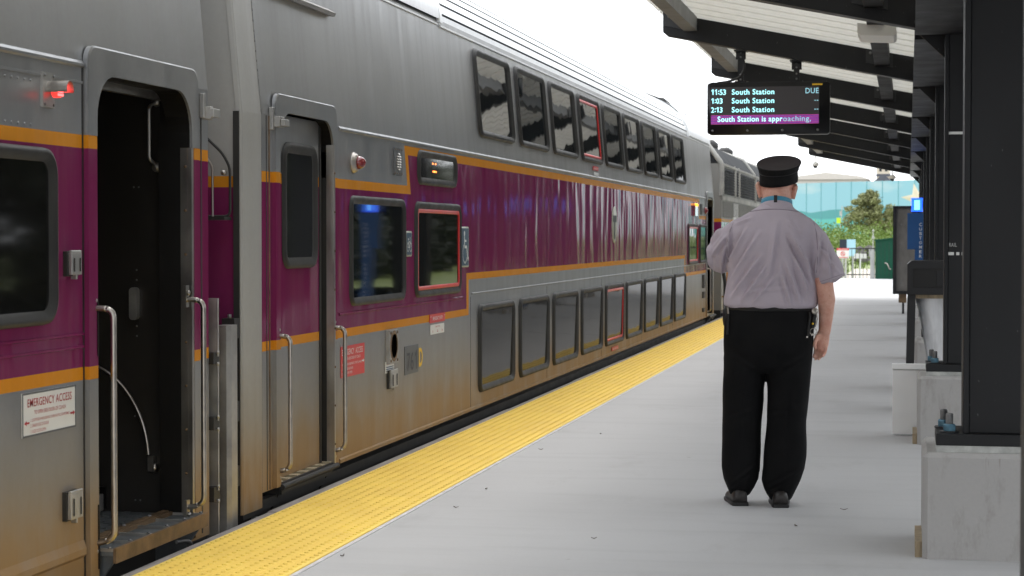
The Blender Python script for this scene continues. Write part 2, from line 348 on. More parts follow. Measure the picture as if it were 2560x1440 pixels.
def text_into(mb, txt, org, xd, yd, width, height, mi=0, bold=0., th=0.002, align='L', squeeze=True):
    """letters as flat mesh: org = lower-left of the text box (or centre line for align C)"""
    cu = bpy.data.curves.new('t', 'FONT'); cu.body = txt; cu.size = 1; cu.offset = bold; cu.space_character = 1.08; cu.resolution_u = 3
    ob = bpy.data.objects.new('t', cu); COL.objects.link(ob); bpy.context.view_layer.update()
    me = ob.evaluated_get(bpy.context.evaluated_depsgraph_get()).to_mesh()
    vs = [v.co.copy() for v in me.vertices]; fs = [tuple(p.vertices) for p in me.polygons]
    bpy.data.objects.remove(ob); bpy.data.curves.remove(cu)
    if not vs: return
    x0 = min(v.x for v in vs); x1 = max(v.x for v in vs)
    sx = width / (x1 - x0) if width else height / .73; sy = height / .73
    if align == 'C': ox = -(x1 - x0) * sx / 2
    elif align == 'R': ox = -(x1 - x0) * sx
    else: ox = 0
    xd = Vector(xd); yd = Vector(yd); nd = xd.cross(yd); org = Vector(org)
    mb.add([org + xd * ((v.x - x0) * sx + ox) + yd * (v.y * sy) + nd * th for v in vs], fs, mi)
def rrect(w, h, r, n=5):
    pts = []
    for cx, cz, a0 in ((w / 2 - r, h / 2 - r, 0), (-w / 2 + r, h / 2 - r, 90), (-w / 2 + r, -h / 2 + r, 180), (w / 2 - r, -h / 2 + r, 270)):
        for k in range(n + 1):
            a = radians(a0 + 90 * k / n); pts.append((cx + r * cos(a), cz + r * sin(a)))
    return pts
TA = tan(radians(5.0)); XS = -3.22; ZC = 2.01
def skin_x(z, zc=ZC): return XS - max(0, z - zc) * TA
class Face:
    """local frame on the train side: u along +y, w up the (possibly tilted) skin, n outwards"""
    def __init__(s, y, z, tilt=False, x=XS, zc=ZC):
        s.t = radians(5.0) if tilt else 0
        s.o = Vector((x - (max(0, z - zc) * TA if tilt else 0), y, z)); s.w = Vector((-sin(s.t), 0, cos(s.t))); s.n = Vector((cos(s.t), 0, sin(s.t)))
    def __call__(s, u, w, n=0): return s.o + Vector((0, u, 0)) + s.w * w + s.n * n
def ring_on(mb, F, outer, inner, n0, n1, mi=0, n1i=None):
    n1i = n1 if n1i is None else n1i; k = len(outer)
    R = [[F(u, w, n0) for u, w in outer], [F(u, w, n1) for u, w in outer], [F(u, w, n1i) for u, w in inner], [F(u, w, n0) for u, w in inner]]
    mb.rings(R, mi, False, True)
def window_on(parent, F, w, h, r=.085, fw=.055, red=False, glass='glass', proud=.022, name='window', tilt=0.):
    m = MB(); o = rrect(w, h, r); mid = rrect(w - fw * .9, h - fw * .9, r - fw * .40); i = rrect(w - 2 * fw, h - 2 * fw, max(.01, r - fw * .85))
    k = len(o)
    R = [[F(u, q, .001) for u, q in o], [F(u, q, proud * .8) for u, q in rrect(w - .012, h - .012, r)], [F(u, q, proud) for u, q in mid], [F(u, q, .006) for u, q in i]]
    m.rings(R, 0, False, True)
    fr = m.build(name, 'rubber', parent, keepn=False)
    p = MB(); p.add([F(u, q, .006 + tilt * (q / h + .42)) for u, q in rrect(w - 2 * fw + .004, h - 2 * fw + .004, max(.01, r - fw * .85))], [tuple(range(k))])
    p.build('pane', glass, fr)
    if red:
        q2 = MB(); oo = rrect(w - 2 * fw + .002, h - 2 * fw + .002, max(.01, r - fw * .85)); ii = rrect(w - 2 * fw - .05, h - 2 * fw - .05, max(.01, r - fw * 1.3))
        ring_on(q2, (lambda u, q, n=0: F(u, q, n + tilt * (q / h + .42))), oo, ii, .007, .013); q2.build('red_pull_seal', 'red', fr)
    return fr
# ------------------------------------------------------------------ the setting
m = MB(); m.box(-400, 400, -60, 900, -3.0, -1.40); struct(m.build('ground', 'asphalt'))
m = MB(); m.box(-9.5, -3.2, -40, 90, -1.395, -1.34); struct(m.build('track_bed', 'ballast'))
for x in (-5.44, -4.0):
    m = MB(); m.box(x - .035, x + .035, -40, 90, -1.335, -1.22); struct(m.build('rail', 'rust'))
m = MB(); m.box(-3.08, 4.2, -14, 67.6, -.45, 0); m.box(-2.9, 4.0, -14, 67.5, -1.39, -.451); struct(m.build('platform', 'platform'))
m = MB()                                                              # saw-cut joints in the slab
for y in (27, 31.6, 36.2, 40.8, 45.4, 50, 54.6, 59.2, 63.8):
    m.box(-2.43, 4.2, y, y + .006, .0005, .0015)
struct(m.build('platform_joints', pm('joint_filler', (.33, .325, .32), .9, var=.2)))
m = MB()
y = -14.
random.seed(3)
while y < 67.4:
    L = random.uniform(2.3, 3.6); y1 = min(67.6, y + L)
    m.box(-3.145, -3.081, y, y1 - .006, -.30, .002 + random.uniform(-.004, .003)); y = y1
struct(m.build('platform_edge_timber', 'timber', bevel=.006))
# tactile strip: tiles with rows of truncated domes and fine ribs between the rows
m = MB(); TW = .615; nrow = 10; x0 = -3.075; tl = .61
y = -2.0
while y < 67.3:
    m.box(x0, x0 + TW, y, y + tl - .004, -.01, .009)
    y += tl
k = 0
y = 5.5
while y < 62:
    for i in range(nrow):
        cx = x0 + .03 + i * (TW - .06) / (nrow - 1); n = 8 if y < 16 else 5
        r0, r1 = .0130, .0098
        b = [(cx + r0 * cos(2 * pi * j / n), y + r0 * sin(2 * pi * j / n), .009) for j in range(n)]
        t = [(cx + r1 * cos(2 * pi * j / n), y + r1 * sin(2 * pi * j / n), .0145) for j in range(n)]
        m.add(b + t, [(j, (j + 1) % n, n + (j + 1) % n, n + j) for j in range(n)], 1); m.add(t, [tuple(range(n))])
    y += .061 if y < 30 else .0915
for i in range(nrow - 1):                                             # raised ribs
    for q in (-.0155, 0, .0155):
        cx = x0 + .03 + (i + .5) * (TW - .06) / (nrow - 1) + q
        m.box(cx - .0028, cx + .0028, 4, 40, .0092, .0112)
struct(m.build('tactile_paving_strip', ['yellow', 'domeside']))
m = MB(); m.box(-2.459, -2.437, -2, 67.4, -.01, .004); struct(m.build('grout_line', 'edgeline'))

# ------------------------------------------------------------------ trains
def skin_grid(m, ycuts, zcuts, fn, slant=None, x=XS, zc=ZC):
    """train side made of livery cells; fn(y,z) gives the material slot or None for an opening"""
    def Y(j, z):
        y = ycuts[j]
        if slant and j in slant: y += -.30 * (min(max(z, 1.66), 1.975) - 1.82)
        return y
    idx = {}
    def V(i, j):
        if (i, j) not in idx:
            z = zcuts[i]; idx[(i, j)] = len(m.v); m.v.append(Vector((x - max(0, z - zc) * TA, Y(j, z), z)))
        return idx[(i, j)]
    for i in range(len(zcuts) - 1):
        for j in range(len(ycuts) - 1):
            k = fn((ycuts[j] + ycuts[j + 1]) / 2, (zcuts[i] + zcuts[i + 1]) / 2)
            if k is None: continue
            m.f.append([V(i, j), V(i, j + 1), V(i + 1, j + 1), V(i + 1, j)]); m.m.append(k); m.sm.append(False)
CX = -4.72
def roof_profile(z0, zc, ribs, n=44, off=0.):
    """from near eave over the top to the far eave; half ellipse, with pressed grooves when ribs"""
    a = abs(CX) - 3.30 + off; b = .775; half = []
    nr = 15
    for k in range(nr + 1):
        t = (k / nr) * pi / 2
        if ribs and 0 < k < nr:
            for dt, dr in ((-.012, 0), (-.008, -.020), (.008, -.020), (.012, 0)):
                tt = t + dt; half.append((CX + (a + dr) * cos(tt), 2.90 + (b + dr) * sin(tt)))
        else:
            half.append((CX + a * cos(t), 2.90 + b * sin(t)))
            if not ribs and k < nr:
                tt = t + pi / 4 / nr; half.append((CX + a * cos(tt), 2.90 + b * sin(tt)))
    half = [(x, z + (z0 - 2.90)) for x, z in half]
    far = [(2 * CX - x, z) for x, z in half[::-1][1:]]
    return half + far
def sweep(m, prof, ya, yb, mi=0, sm=False, grooves=False):
    n = len(prof); vs = [(x, ya, z) for x, z in prof] + [(x, yb, z) for x, z in prof]
    fs = [(i, i + 1, n + i + 1, n + i) for i in range(n - 1)]
    if not grooves: m.add(vs, fs, mi, sm); return
    dark = [i for i in range(n - 1) if min(i, n - 2 - i) > 0 and (min(i, n - 2 - i) - 1) % 4 != 3]
    m.add(vs, [fs[i] for i in range(n - 1) if i not in dark], mi, sm); m.add(vs, [fs[i] for i in dark], 2, sm)
def arch(m, y0, y1, ztop, w, x0, x1, r_in, r_out, zj, mi=0, mrev=3):
    """raised frame over a doorway: rounded arch strip from zj up to the top, opening y0..y1"""
    inn = []; out = []
    for k in range(9):
        a = pi - k * pi / 16; inn.append((y0 + r_in + r_in * cos(a), ztop - r_in + r_in * sin(a))); out.append((y0 - w + r_out + r_out * cos(a), ztop + w * 1.25 - r_out + r_out * sin(a)))
    for k in range(9):
        a = pi / 2 - k * pi / 16; inn.append((y1 - r_in + r_in * cos(a), ztop - r_in + r_in * sin(a))); out.append((y1 + w - r_out + r_out * cos(a), ztop + w * 1.25 - r_out + r_out * sin(a)))
    inn = [(y0, zj)] + inn + [(y1, zj)]; out = [(y0 - w, zj)] + out + [(y1 + w, zj)]
    P = lambda q, x: [(x, a, b) for a, b in q]
    RR = [P(inn, x1 - .012), P(inn, x0 - .10)]
    vs = [p for r in RR for p in r]; n = len(inn); m.add(vs, [(k, k + 1, n + k + 1, n + k) for k in range(n - 1)], mrev)
    R = [P(out, x0), P(out, x1 - .004), P([(o[0] + (i[0] - o[0]) * .06, o[1] + (i[1] - o[1]) * .06) for o, i in zip(out, inn)], x1), P(inn, x1), P(inn, x1 - .012)]
    vs = [p for r in R for p in r]; n = len(inn)
    m.add(vs, [(i * n + k, i * n + k + 1, (i + 1) * n + k + 1, (i + 1) * n + k) for i in range(4) for k in range(n - 1)], mi)
def handrail(parent, yw, yo, z0, z1, x=XS, out=.075, flip=False):
    m = MB(); r = .0125
    m.bent([(x - .01, yw, z1), (x + out * .4, yw + (yo - yw) * .15, z1 + .005), (x + out, yo, z1 - .005), (x + out, yo, z0 + .02), (x + out * .4, yw + (yo - yw) * .15, z0), (x - .01, yw, z0)], r, .032, 10)
    for z in (z0, z1):
        dz = .045 if z == z1 else -.045
        m.box(x - .004, x + .012, yw - .022, yw + .022, z - .05 + dz * .4, z + .05 + dz * .4, 1); m.lathe((x + .012, yw, z + dz * .75), (1, 0, 0), [(.012, 0), (.012, .008), (.005, .012)], 8, 1)
    return m.build('handrail', ['chrome', 'trim'], parent)
def lever_box(parent, y0, y1, z0, z1, x=XS, name='latch_box', mat='plate', d=.035):
    m = MB(); m.box(x - .002, x + d * .55, y0 - .006, y1 + .006, z0 - .006, z1 + .006, 1); m.box(x + d * .55, x + d, y0, y1, z0, z1, 0)
    m.box(x + d, x + d + .004, y0 + (y1 - y0) * .18, y0 + (y1 - y0) * .24, z0 + .012, z1 - .02, 1); m.box(x + d, x + d + .004, y1 - (y1 - y0) * .24, y1 - (y1 - y0) * .18, z0 + .012, z1 - .02, 1)
    m.tube([(x + d * .8, y0, z1 + .004), (x + d * .8, y1, z1 + .004)], .006, 8, 0)
    m.box(x + d * .3, x + d, (y0 + y1) / 2 - .006, (y0 + y1) / 2 + .006, z0 - .018, z0, 0)
    return m.build(name, [mat, 'rubber'], parent, bevel=.003)
def underframe(parent, y0, y1, z=.03):
    m = MB(); m.box(-6.2, XS - .05, y0, y1, -.42, z - .012, 0)
    m.box(XS - .06, XS - .012, y0, y1, -.02, z + .002, 1)
    return m.build('underframe', ['dark', 'dark'], parent)
def truck(parent, yc):
    m = MB(); m.box(-4.2, -3.75, yc - 1.6, yc + 1.6, -.95, -.72)
    for dy in (-1.2, 1.2): m.lathe((-3.93, yc + dy, -.78), (1, 0, 0), [(.05, -.2), (.44, -.12), (.44, .02), (.1, .04), (.1, .12)], 20)
    return m.build('bogie', 'dark', parent)
def sign_plate(parent, name, y0, y1, z0, z1, mat, lines, tmat, x=XS, border=None, arrows=()):
    m = MB(); m.prism([(y, z) for y, z in ((y0, z0), (y1, z0), (y1, z1), (y0, z1))], x + .001, x + .004, 'x', 0)
    o = m.build(name, mat, parent)
    if border:
        q = MB(); b = .007
        for a in ((y0, y1, z0, z0 + b), (y0, y1, z1 - b, z1), (y0, y0 + b, z0 + b, z1 - b), (y1 - b, y1, z0 + b, z1 - b)): q.box(x + .004, x + .0055, *a)
        q.build('edge_line', border, o)
    if lines or arrows:
        t = MB()
        for txt, yy, zz, w, h, al in lines: text_into(t, txt, (x + .005, yy, zz), (0, 1, 0), (0, 0, 1), w, h, 0, .002, .001, al)
        for yy, zz, L, s in arrows:
            t.add([(x + .006, yy, zz), (x + .006, yy - s * L * .45, zz + L * .22), (x + .006, yy - s * L * .45, zz - L * .22)], [(0, 1, 2)])
            t.add([(x + .006, yy - s * L * .45, zz + L * .08), (x + .006, yy - s * L, zz + L * .08), (x + .006, yy - s * L, zz - L * .08), (x + .006, yy - s * L * .45, zz - L * .08)], [(0, 1, 2, 3)])
        t.build('lettering', tmat, o)
    return o
LIV = ['steel', 'purple', 'orange']
# ---- second coach (761 D)
Y0, Y1 = 9.42, 33.85
coach = thing('passenger_coach', 'silver and purple double deck coach numbered 761 with two rows of windows, behind the officer', 'train coach', (CX, (Y0 + Y1) / 2, -1.22), 'coaches of the standing train')
YB = 9.72; YE = 33.80
D0, D1, DT = 9.965, 10.95, 2.03         # door 2 opening
E0, E1 = 32.55, 33.50                   # far door opening
yc = sorted([YB, 9.88, D0, D1, 11.05, 12.70, 12.78, 14.52, 14.60, 18, 22, 26, 29.30, 29.38, 31.36, 31.44, E0, E1, YE])
zc_ = [.075, .795, .845, 1.06, 1.11, 1.66, 1.715, 1.915, 1.975, 2.01, 2.03, 2.4, 2.93]
def liv2(y, z):
    if (D0 < y < D1 or E0 < y < E1) and z < DT: return None
    s = min(y - YB, YE - y) if y < 21 else YE - y
    near = y < 21
    b1 = (y < 12.70) if near else (y > 31.44); s1 = (12.70 < y < 12.78) if near else (31.36 < y < 31.44)
    b2 = (y < 14.52) if near else (y > 29.38); s2 = (14.52 < y < 14.60) if near else (29.30 < y < 29.38)
    if z > 1.975: return 0
    if z > 1.715: 
        if b1: return 0
        if s1: return 2
        return 2 if z > 1.915 else 1
    if z > 1.66: return 2 if (b1 or s1) else 1
    if z > 1.11: return 1
    if b2: return 1 if z > .845 else (2 if z > .795 else 0)
    if s2: return 2 if z > .795 else 0
    return 2 if z > 1.06 else 0
m = MB()
sl = {yc.index(12.70), yc.index(12.78)}
skin_grid(m, yc, zc_, liv2, sl)
# far side, near and far end walls
m.quad((-6.22, YB, .075), (-6.22, YE, .075), (-6.22, YE, 2.0), (-6.22, YB, 2.0)); m.quad((-6.22, YB, 2.0), (-6.22, YE, 2.0), (-6.14, YE, 2.93), (-6.14, YB, 2.93))
for z0, z1, k in ((.0, .80, 4), (.80, .855, 2), (.855, 1.625, 1), (1.625, 1.68, 2), (1.68, 2.93, 4)):
    a0 = XS - .014 - max(0, z0 - 2.01) * TA; a1 = XS - .014 - max(0, z1 - 2.01) * TA
    for yy in (Y0 + .012, Y1 + .02): m.quad((-6.2, yy, z0), (a0, yy, z0), (a1, yy, z1), (-6.2, yy, z1), k)
# corner posts with a chamfered outer face
def post(m, ya, yb, s):
    def sec(z):
        x = XS - .0015 - max(0, z - 2.0) * TA * 1.02
        p = [(x - .03, ya), (x - .008, ya + s * .002), (x, ya + s * .012), (x + .002, ya + s * .2), (x + .001, ya + s * .25), (x + .001, yb), (x - .05, yb)]
        return [(a, b, z) for a, b in p]
    m.rings([sec(z) for z in (.0, 1.0, 2.0, 2.45, 3.0)], 4, True, False)
post(m, Y0, YB, 1); post(m, Y1 + .02, YE - .01, -1)
m.box(XS - .045, XS - .014, Y0 - .006, Y0 - .001, .0, 2.0, 3)
# door reveals and dark backs
for a, b in ((D0, D1), (E0, E1)):
    m.box(XS - .13, XS - .001, b, b + .012, .075, DT, 3); m.box(XS - .13, XS - .001, a - .012, a, .075, DT, 3); m.box(XS - .13, XS - .001, a, b, DT, DT + .012, 3)
# crease lip, waist bead, sill bead, vertical panel seams
m.prism([(XS - .002, 1.990), (XS + .009, 1.996), (XS + .009, 2.006), (XS - .004, 2.022)], 11.12, YE, 'y', 0)
m.prism([(XS - .002, .922), (XS + .006, .928), (XS + .006, .938), (XS - .002, .944)], 11.12, 14.4, 'y', 1)
m.prism([(XS - .002, .944), (XS + .006, .948), (XS + .006, .956), (XS - .002, .960)], 14.7, YE - 1.4, 'y', 0)
m.prism([(XS - .002, .066), (XS + .008, .070), (XS + .008, .090), (XS - .002, .10)], 11.12, YE, 'y', 0)
for y in (14.66, 17.9, 21.2, 24.5, 27.8): m.box(XS - .001, XS + .0012, y, y + .007, .10, .93, 3); m.box(XS - .001, XS + .0012, y, y + .007, 1.11, 1.655, 1)
m.box(XS - .003, XS + .0015, 9.793, 9.803, .08, 2.0, 3)
m.build('body', LIV + ['rubber', 'endwall'], coach)
m = MB()
for a, b, rib in ((9.62, 13.93, False), (13.93, 30.40, True), (30.40, YE - .02, False)):
    sweep(m, roof_profile(2.93 if not rib else 2.90, ZC, rib, off=.022 if not rib else 0.), a, b, 0, not rib, rib)
for y in (13.93, 30.40):                                                # raised band where the roof sheets change
    p = [(x, z) for x, z in roof_profile(2.905, ZC, False, off=.03)]; sweep(m, p, y - .035, y + .035, 0, True)
    q = roof_profile(2.905, ZC, False, off=.0); 
    for yy in (y - .035, y + .035): m.add([(x, yy, z) for x, z in p] + [(x, yy, z) for x, z in q], [(i, i + 1, len(p) + i + 1, len(p) + i) for i in range(len(p) - 1)], 0)
m.prism([(-3.302, 2.875), (-3.285, 2.88), (-3.285, 2.893), (-3.31, 2.90)], 13.97, 30.36, 'y', 0)
for a, b in ((9.62, 13.89), (30.44, YE - .02)): m.box(-3.42, -3.303, a, b, 2.90, 2.932, 1); m.prism([(-3.305, 2.885), (-3.288, 2.888), (-3.288, 2.899), (-3.305, 2.905)], a, b, 'y', 0)
m.build('roof', ['roof_steel', 'rubber', 'groove'], coach)
m = MB()                                                                # roof ends vents, dark slots near the far end
for k in range(6):
    t = radians(28 + k * 5.5); p = lambda dt: (CX + 1.445 * cos(t + dt), 2.935 + .782 * sin(t + dt))
    (xa, za), (xb, zb) = p(-.028), p(.028); m.add([(xa + .006, 31.2, za + .004), (xa + .006, 31.55, za + .004), (xb + .006, 31.55, zb + .004), (xb + .006, 31.2, zb + .004)], [(0, 1, 2, 3)])
m.build('roof_vent', 'rubber', coach)
m = MB(); m.bent([(-3.80, 30.6, 3.50), (-3.76, 31.1, 3.53), (-3.70, 32.2, 3.45), (-3.60, 33.1, 3.37)], .022, .05, 8); m.build('roof_cable', 'dark', coach)
underframe(coach, YB, YE); truck(coach, 13.0); truck(coach, 30.3)
m = MB(); m.prism([(-3.30, 2.655), (-3.245, 2.645), (-3.235, 2.665), (-3.295, 2.70)], 9.9, 11.13, 'y', 0); m.build('rain_gutter', 'trim', coach)
# door leaf, frame, window, step, rails
def door_leaf(parent, y0, y1, z0, z1, x, win):
    m = MB(); cuts = [z0, .795, .845, 1.66, 1.715, z1]
    for i, k in enumerate((0, 2, 1, 2, 0)): m.box(x - .05, x, y0, y1, cuts[i], cuts[i + 1], k)
    ys = (y0 + y1) / 2
    d = m.build('door', LIV, parent)
    F = Face(ys + win[0], win[1], False, x); window_on(d, F, win[2], win[3], .10, .06, glass='glass2')
    r = MB(); r.box(x - .05, x + .006, y1, y1 + .03, z0, z1, 0); r.build('rubber_edge', 'rubber', d)
    return d
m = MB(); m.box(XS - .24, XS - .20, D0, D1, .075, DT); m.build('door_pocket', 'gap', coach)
d = door_leaf(coach, D0 + .003, D0 + .90, .10, DT - .004, XS - .042, (.075, 1.548, .62, .68))
m = MB()
arch(m, D0, D1, DT, .075, XS, XS + .022, .17, .07, 1.715, 0)
for z0, z1, k in ((.08, .795, 0), (.795, .845, 2), (.845, 1.66, 1), (1.66, 1.715, 2)):
    m.box(XS - .001, XS + .022, D0 - .075, D0, z0, z1, k); m.box(XS - .001, XS + .022, D1, D1 + .075, z0, z1, k)
m.box(XS - .02, XS + .026, D1 - .010, D1 + .014, .08, 1.90, 5)
for z in [.2 + .22 * i for i in range(8)]: m.lathe((XS + .026, D1 + .002, z), (1, 0, 0), [(.007, 0), (.007, .003), (.003, .005)], 6, 4)
m.box(XS - .003, XS + .004, 9.835, 9.845, .08, 2.0, 4)
m.build('door_frame', LIV + ['hole', 'rust', 'trim'], coach)
m = MB(); m.box(XS + .0, XS + .05, 9.868, 9.95, 1.945, 2.0); m.box(XS, XS + .022, 9.84, 9.87, 1.93, 2.045); m.box(XS + .05, XS + .075, 9.88, 9.955, 1.95, 1.985); m.build('hinge_bracket', 'plate', coach, bevel=.003)
handrail(coach, 9.952, 9.958, .16, .862); handrail(coach, 10.982, 10.988, .16, .86)
def step(parent, y0, y1, z, x0, x1, n, mats, rod=False):
    m = MB(); m.box(x0, x1 - .012, y0, y1, z - .03, z - .012, 1); m.box(x1 - .012, x1, y0, y1, z - .06, z + .002, 0 if not rod else 1); m.box(x0, x0 + .012, y0, y1, z - .02, z + .004, 0)
    for k in range(n + 1):
        y = y0 + (y1 - y0 - .02) * k / n; m.box(x0 + .012, x1 - .012, y, y + .014 if not rod else y + .06, z - .012, z + (.0 if not rod else .006), 2)
        if not rod: m.lathe((x1 - .03, y + .007, z + .001), (0, 0, 1), [(.009, 0), (.009, .003), (.004, .006)], 8, 3)
    if rod: m.tube([(x1 + .008, y0 - .02, z - .02), (x1 + .008, y1 + .06, z - .02)], .016, 10, 1)
    for y in (y0 + .02, y1 - .05): m.prism([(x0 - .06, z - .3), (x0 - .02, z - .3), (x1 - .02, z - .06), (x1 - .02, z - .03), (x0 - .06, z - .03)], y, y + .02, 'y', 1)
    return m.build('step', mats, parent)
step(coach, D0 + .01, D1 - .02, .095, XS - .10, XS + .02, 6, ['plate', 'dark', 'treadtan', 'bolt'], True)
# near-end fittings
m = MB(); F = Face(11.42, 1.825)
m.lathe((XS, 11.43, 1.818), (1, 0, 0), [(.062, -.004), (.063, .008), (.054, .013), (.054, .022), (.045, .027), (.041, .031)], 24, 0)
m.lathe((XS + .028, 11.43, 1.818), (1, 0, 0), [(.041, 0), (.040, .012), (.033, .03), (.022, .043), (.009, .05), (.002, .051)], 20, 1)
m.build('marker_lamp', ['chrome', 'redlens'], coach)
m = MB(); m.prism(rrect(.20, .175, .012), XS, XS + .010, 'x', 0); m.v = [v + Vector((0, 12.468, 1.862)) if abs(v.y) < 1 else v for v in m.v]
for k, n in enumerate((1, 2, 2, 2, 2, 2, 1)):
    for j in range(n):
        y = 12.468 + ((j - .5) * .056 if n == 2 else 0); z = 1.862 + (3 - k) * .0165
        m.prism([(XS + .010, z - .005), (XS + .018, z - .005), (XS + .012, z + .005), (XS + .010, z + .005)], y - .024, y + .024, 'y', 1)
for dy in (-.085, -.03, .03, .085):
    for dz in (-.076, .076): m.lathe((XS + .010, 12.468 + dy, 1.862 + dz), (1, 0, 0), [(.005, 0), (.005, .003)], 6, 2)
m.build('speaker_grille', ['greypatch', 'chrome', 'rust'], coach)
window_on(coach, Face(13.575, 1.848), 1.16, .235, .085, .05, glass='glass2')
window_on(coach, Face(11.99, 1.297), 1.31, .655, .085, .05, glass='glass4')
window_on(coach, Face(13.605, 1.294), 1.37, .645, .085, .05, red=True, glass='glass4')
for y, d, z in ((13.42, .014, 1.878), (13.50, .014, 1.878), (13.43, .010, 1.824), (13.465, .03, 1.824), (13.52, .010, 1.824)):
    m = MB(); m.box(XS + .0065, XS + .0085, y, y + d, z, z + .011); m.build('destination_led', 'amberdim', coach)
for i in range(9):
    window_on(coach, Face(14.92 + 1.628 * i + .685, .522), 1.37, .675, .085, .055, red=(i == 4), glass='glass3', proud=.03, tilt=.013)
    window_on(coach, Face(15.02 + 1.636 * i + .685, 2.49, True), 1.37, .685, .085, .055, red=(i == 3), proud=.03)
window_on(coach, Face(30.49, 1.27), 1.36, .62, .08, .05, red=True); window_on(coach, Face(31.98, 1.27), 1.02, .62, .08, .05, glass='glass2')
# stickers
sign_plate(coach, 'emergency_sticker', 11.15, 11.66, .560, .742, 'redsign', [('EMERGENCY  ACCESS', 11.165, .690, .45, .036, 'L'), ('TO OPEN SIDE DOOR OF COACH', 11.20, .660, .36, .017, 'L'), ('1. PUSH THROUGH TRANSPARENT COVER, PULL HANDLE', 11.16, .628, .44, .015, 'L'), ('2. GRASP EDGE OF DOOR', 11.16, .602, .24, .014, 'L'), ('3. SLIDE DOOR OPEN', 11.16, .578, .22, .014, 'L')], 'whitetext', arrows=((11.648, .637, .05, 1),))
sign_plate(coach, 'entry_sticker', 13.34, 13.80, .786, .846, 'redsign', [('EMERGENCY ENTRY', 13.57, .803, .30, .026, 'C')], 'whitetext', arrows=((13.375, .829, .025, 1), (13.765, .829, .025, -1)), x=XS + .001)
sign_plate(coach, 'notice_sticker', 13.365, 13.775, .706, .772, 'whitesign', [('NOTICE', 13.57, .752, .14, .010, 'C'), ('1   2   3', 13.57, .718, .30, .016, 'C')], 'redtext')
o = sign_plate(coach, 'number_patch', 12.65, 13.015, .476, .662, 'greypatch', [('76', 12.70, .500, .175, .125, 'L')], 'navytext')
m = MB(); m.add([(XS + .006, 12.915 + a, .5 + b) for a, b in ((.03, 0), (.052, 0), (.052, .125), (.036, .125), (.0, .098), (.0, .08), (.03, .10))], [(0, 1, 2, 3, 6), (3, 4, 5, 6)]); m.build('lettering', 'navytext', o)
m = MB(); text_into(m, 'D', (XS + .002, 13.035, .512), (0, 1, 0), (0, 0, 1), .105, .125, 0, .03, .001); m.build('door_letter', 'yellowtext', coach)
def stroke(m, pts, w, F, n, mi=0):
    """flat ribbon along 2D points"""
    P = [Vector((a, b, 0)) for a, b in pts]
    for i in range(len(P) - 1):
        d = (P[i + 1] - P[i]).normalized(); q = Vector((-d.y, d.x, 0)) * w / 2; e = d * w * .25
        m.add([F(*(p.xy), n) for p in (P[i] - e + q, P[i + 1] + e + q, P[i + 1] + e - q, P[i] - e - q)], [(0, 1, 2, 3)], mi)
def circ(cx, cz, r, a0=0, a1=360, n=20, ry=None): return [(cx + r * cos(radians(a0 + (a1 - a0) * k / n)), cz + (ry or r) * sin(radians(a0 + (a1 - a0) * k / n))) for k in range(n + 1)]
def pict(name, y0, y1, z0, z1):
    F = Face((y0 + y1) / 2, (z0 + z1) / 2); w, h = y1 - y0, z1 - z0
    m = MB(); k = rrect(w, h, .02); m.rings([[F(u, q, .001) for u, q in k], [F(u, q, .003) for u, q in k]], 0); o = m.build(name, 'logo', coach)
    m = MB(); k = rrect(w - .024, h - .024, .012); m.add([F(u, q, .0042) for u, q in k], [tuple(range(len(k)))]); m.build('panel', 'bluesign', o)
    return F, o
F, o = pict('bicycle_sticker', 12.690, 12.845, 1.25, 1.418)
m = MB()
for cx in (-.036, .036): stroke(m, circ(cx, -.022, .028, n=16), .006, F, .0055)
stroke(m, [(-.036, -.022), (-.018, .012), (.022, .012), (.036, -.022)], .006, F, .0056); stroke(m, [(-.018, .012), (.002, -.024), (.022, .012)], .006, F, .0057); stroke(m, [(-.036, -.022), (.002, -.024)], .006, F, .0058); stroke(m, [(-.018, .012), (-.022, .03)], .006, F, .0059); stroke(m, [(-.034, .031), (-.010, .031)], .008, F, .006); stroke(m, [(.022, .012), (.024, .038), (.012, .044)], .006, F, .0061)
m.build('emblem', 'whitetext', o)
F, o = pict('wheelchair_sticker', 14.306, 14.590, 1.155, 1.455)
m = MB(); m.add([F(a, b, .0055) for a, b in circ(-.015, .098, .021)[:-1]], [tuple(range(20))]); stroke(m, [(-.015, .075), (-.008, .0), (.06, .0), (.098, -.095), (.12, -.082)], .021, F, .0056)
stroke(m, [(-.012, .045), (.045, .045)], .016, F, .0057); stroke(m, circ(.0, -.045, .072, 125, 330, 20), .016, F, .0058); m.build('emblem', 'whitetext', o)
F = Face(22.15, 1.513); m = MB(); k = circ(0, 0, .205, n=36)[:-1]; m.rings([[F(a, b, .001) for a, b in k], [F(a, b, .004) for a, b in k]], 0); o = m.build('emblem_disc', 'logo', coach)
m = MB(); m.add([F(a, b, .006) for a, b in ((-.14, .03), (.14, .03), (.14, .105), (.04, .1049), (.04, -.16), (-.04, -.16), (-.04, .1049), (-.14, .105))], [(0, 1, 4, 7), (1, 2, 3), (3, 4, 1), (0, 7, 6)] if 0 else [(0, 1, 2, 3, 6, 7)]); m.add([F(a, b, .006) for a, b in ((-.045, -.16), (.045, -.16), (.045, .03), (-.045, .03))], [(0, 1, 2, 3)]); m.build('emblem', pm('emblem_ink', (.045, .05, .045), .5, var=0), o)
m = MB(); m.box(XS, XS + .028, 12.175, 12.385, .578, .792, 0); m.lathe((XS + .028, 12.28, .688), (1, 0, 0), [(.10, 0), (.078, .003), (.076, -.012), (.02, -.012)], 24, 2)
for dy in (-.082, .082):
    for dz in (-.088, .088): m.lathe((XS + .028, 12.28 + dy, .685 + dz), (1, 0, 0), [(.011, 0), (.011, .003), (.004, .005)], 8, 2)
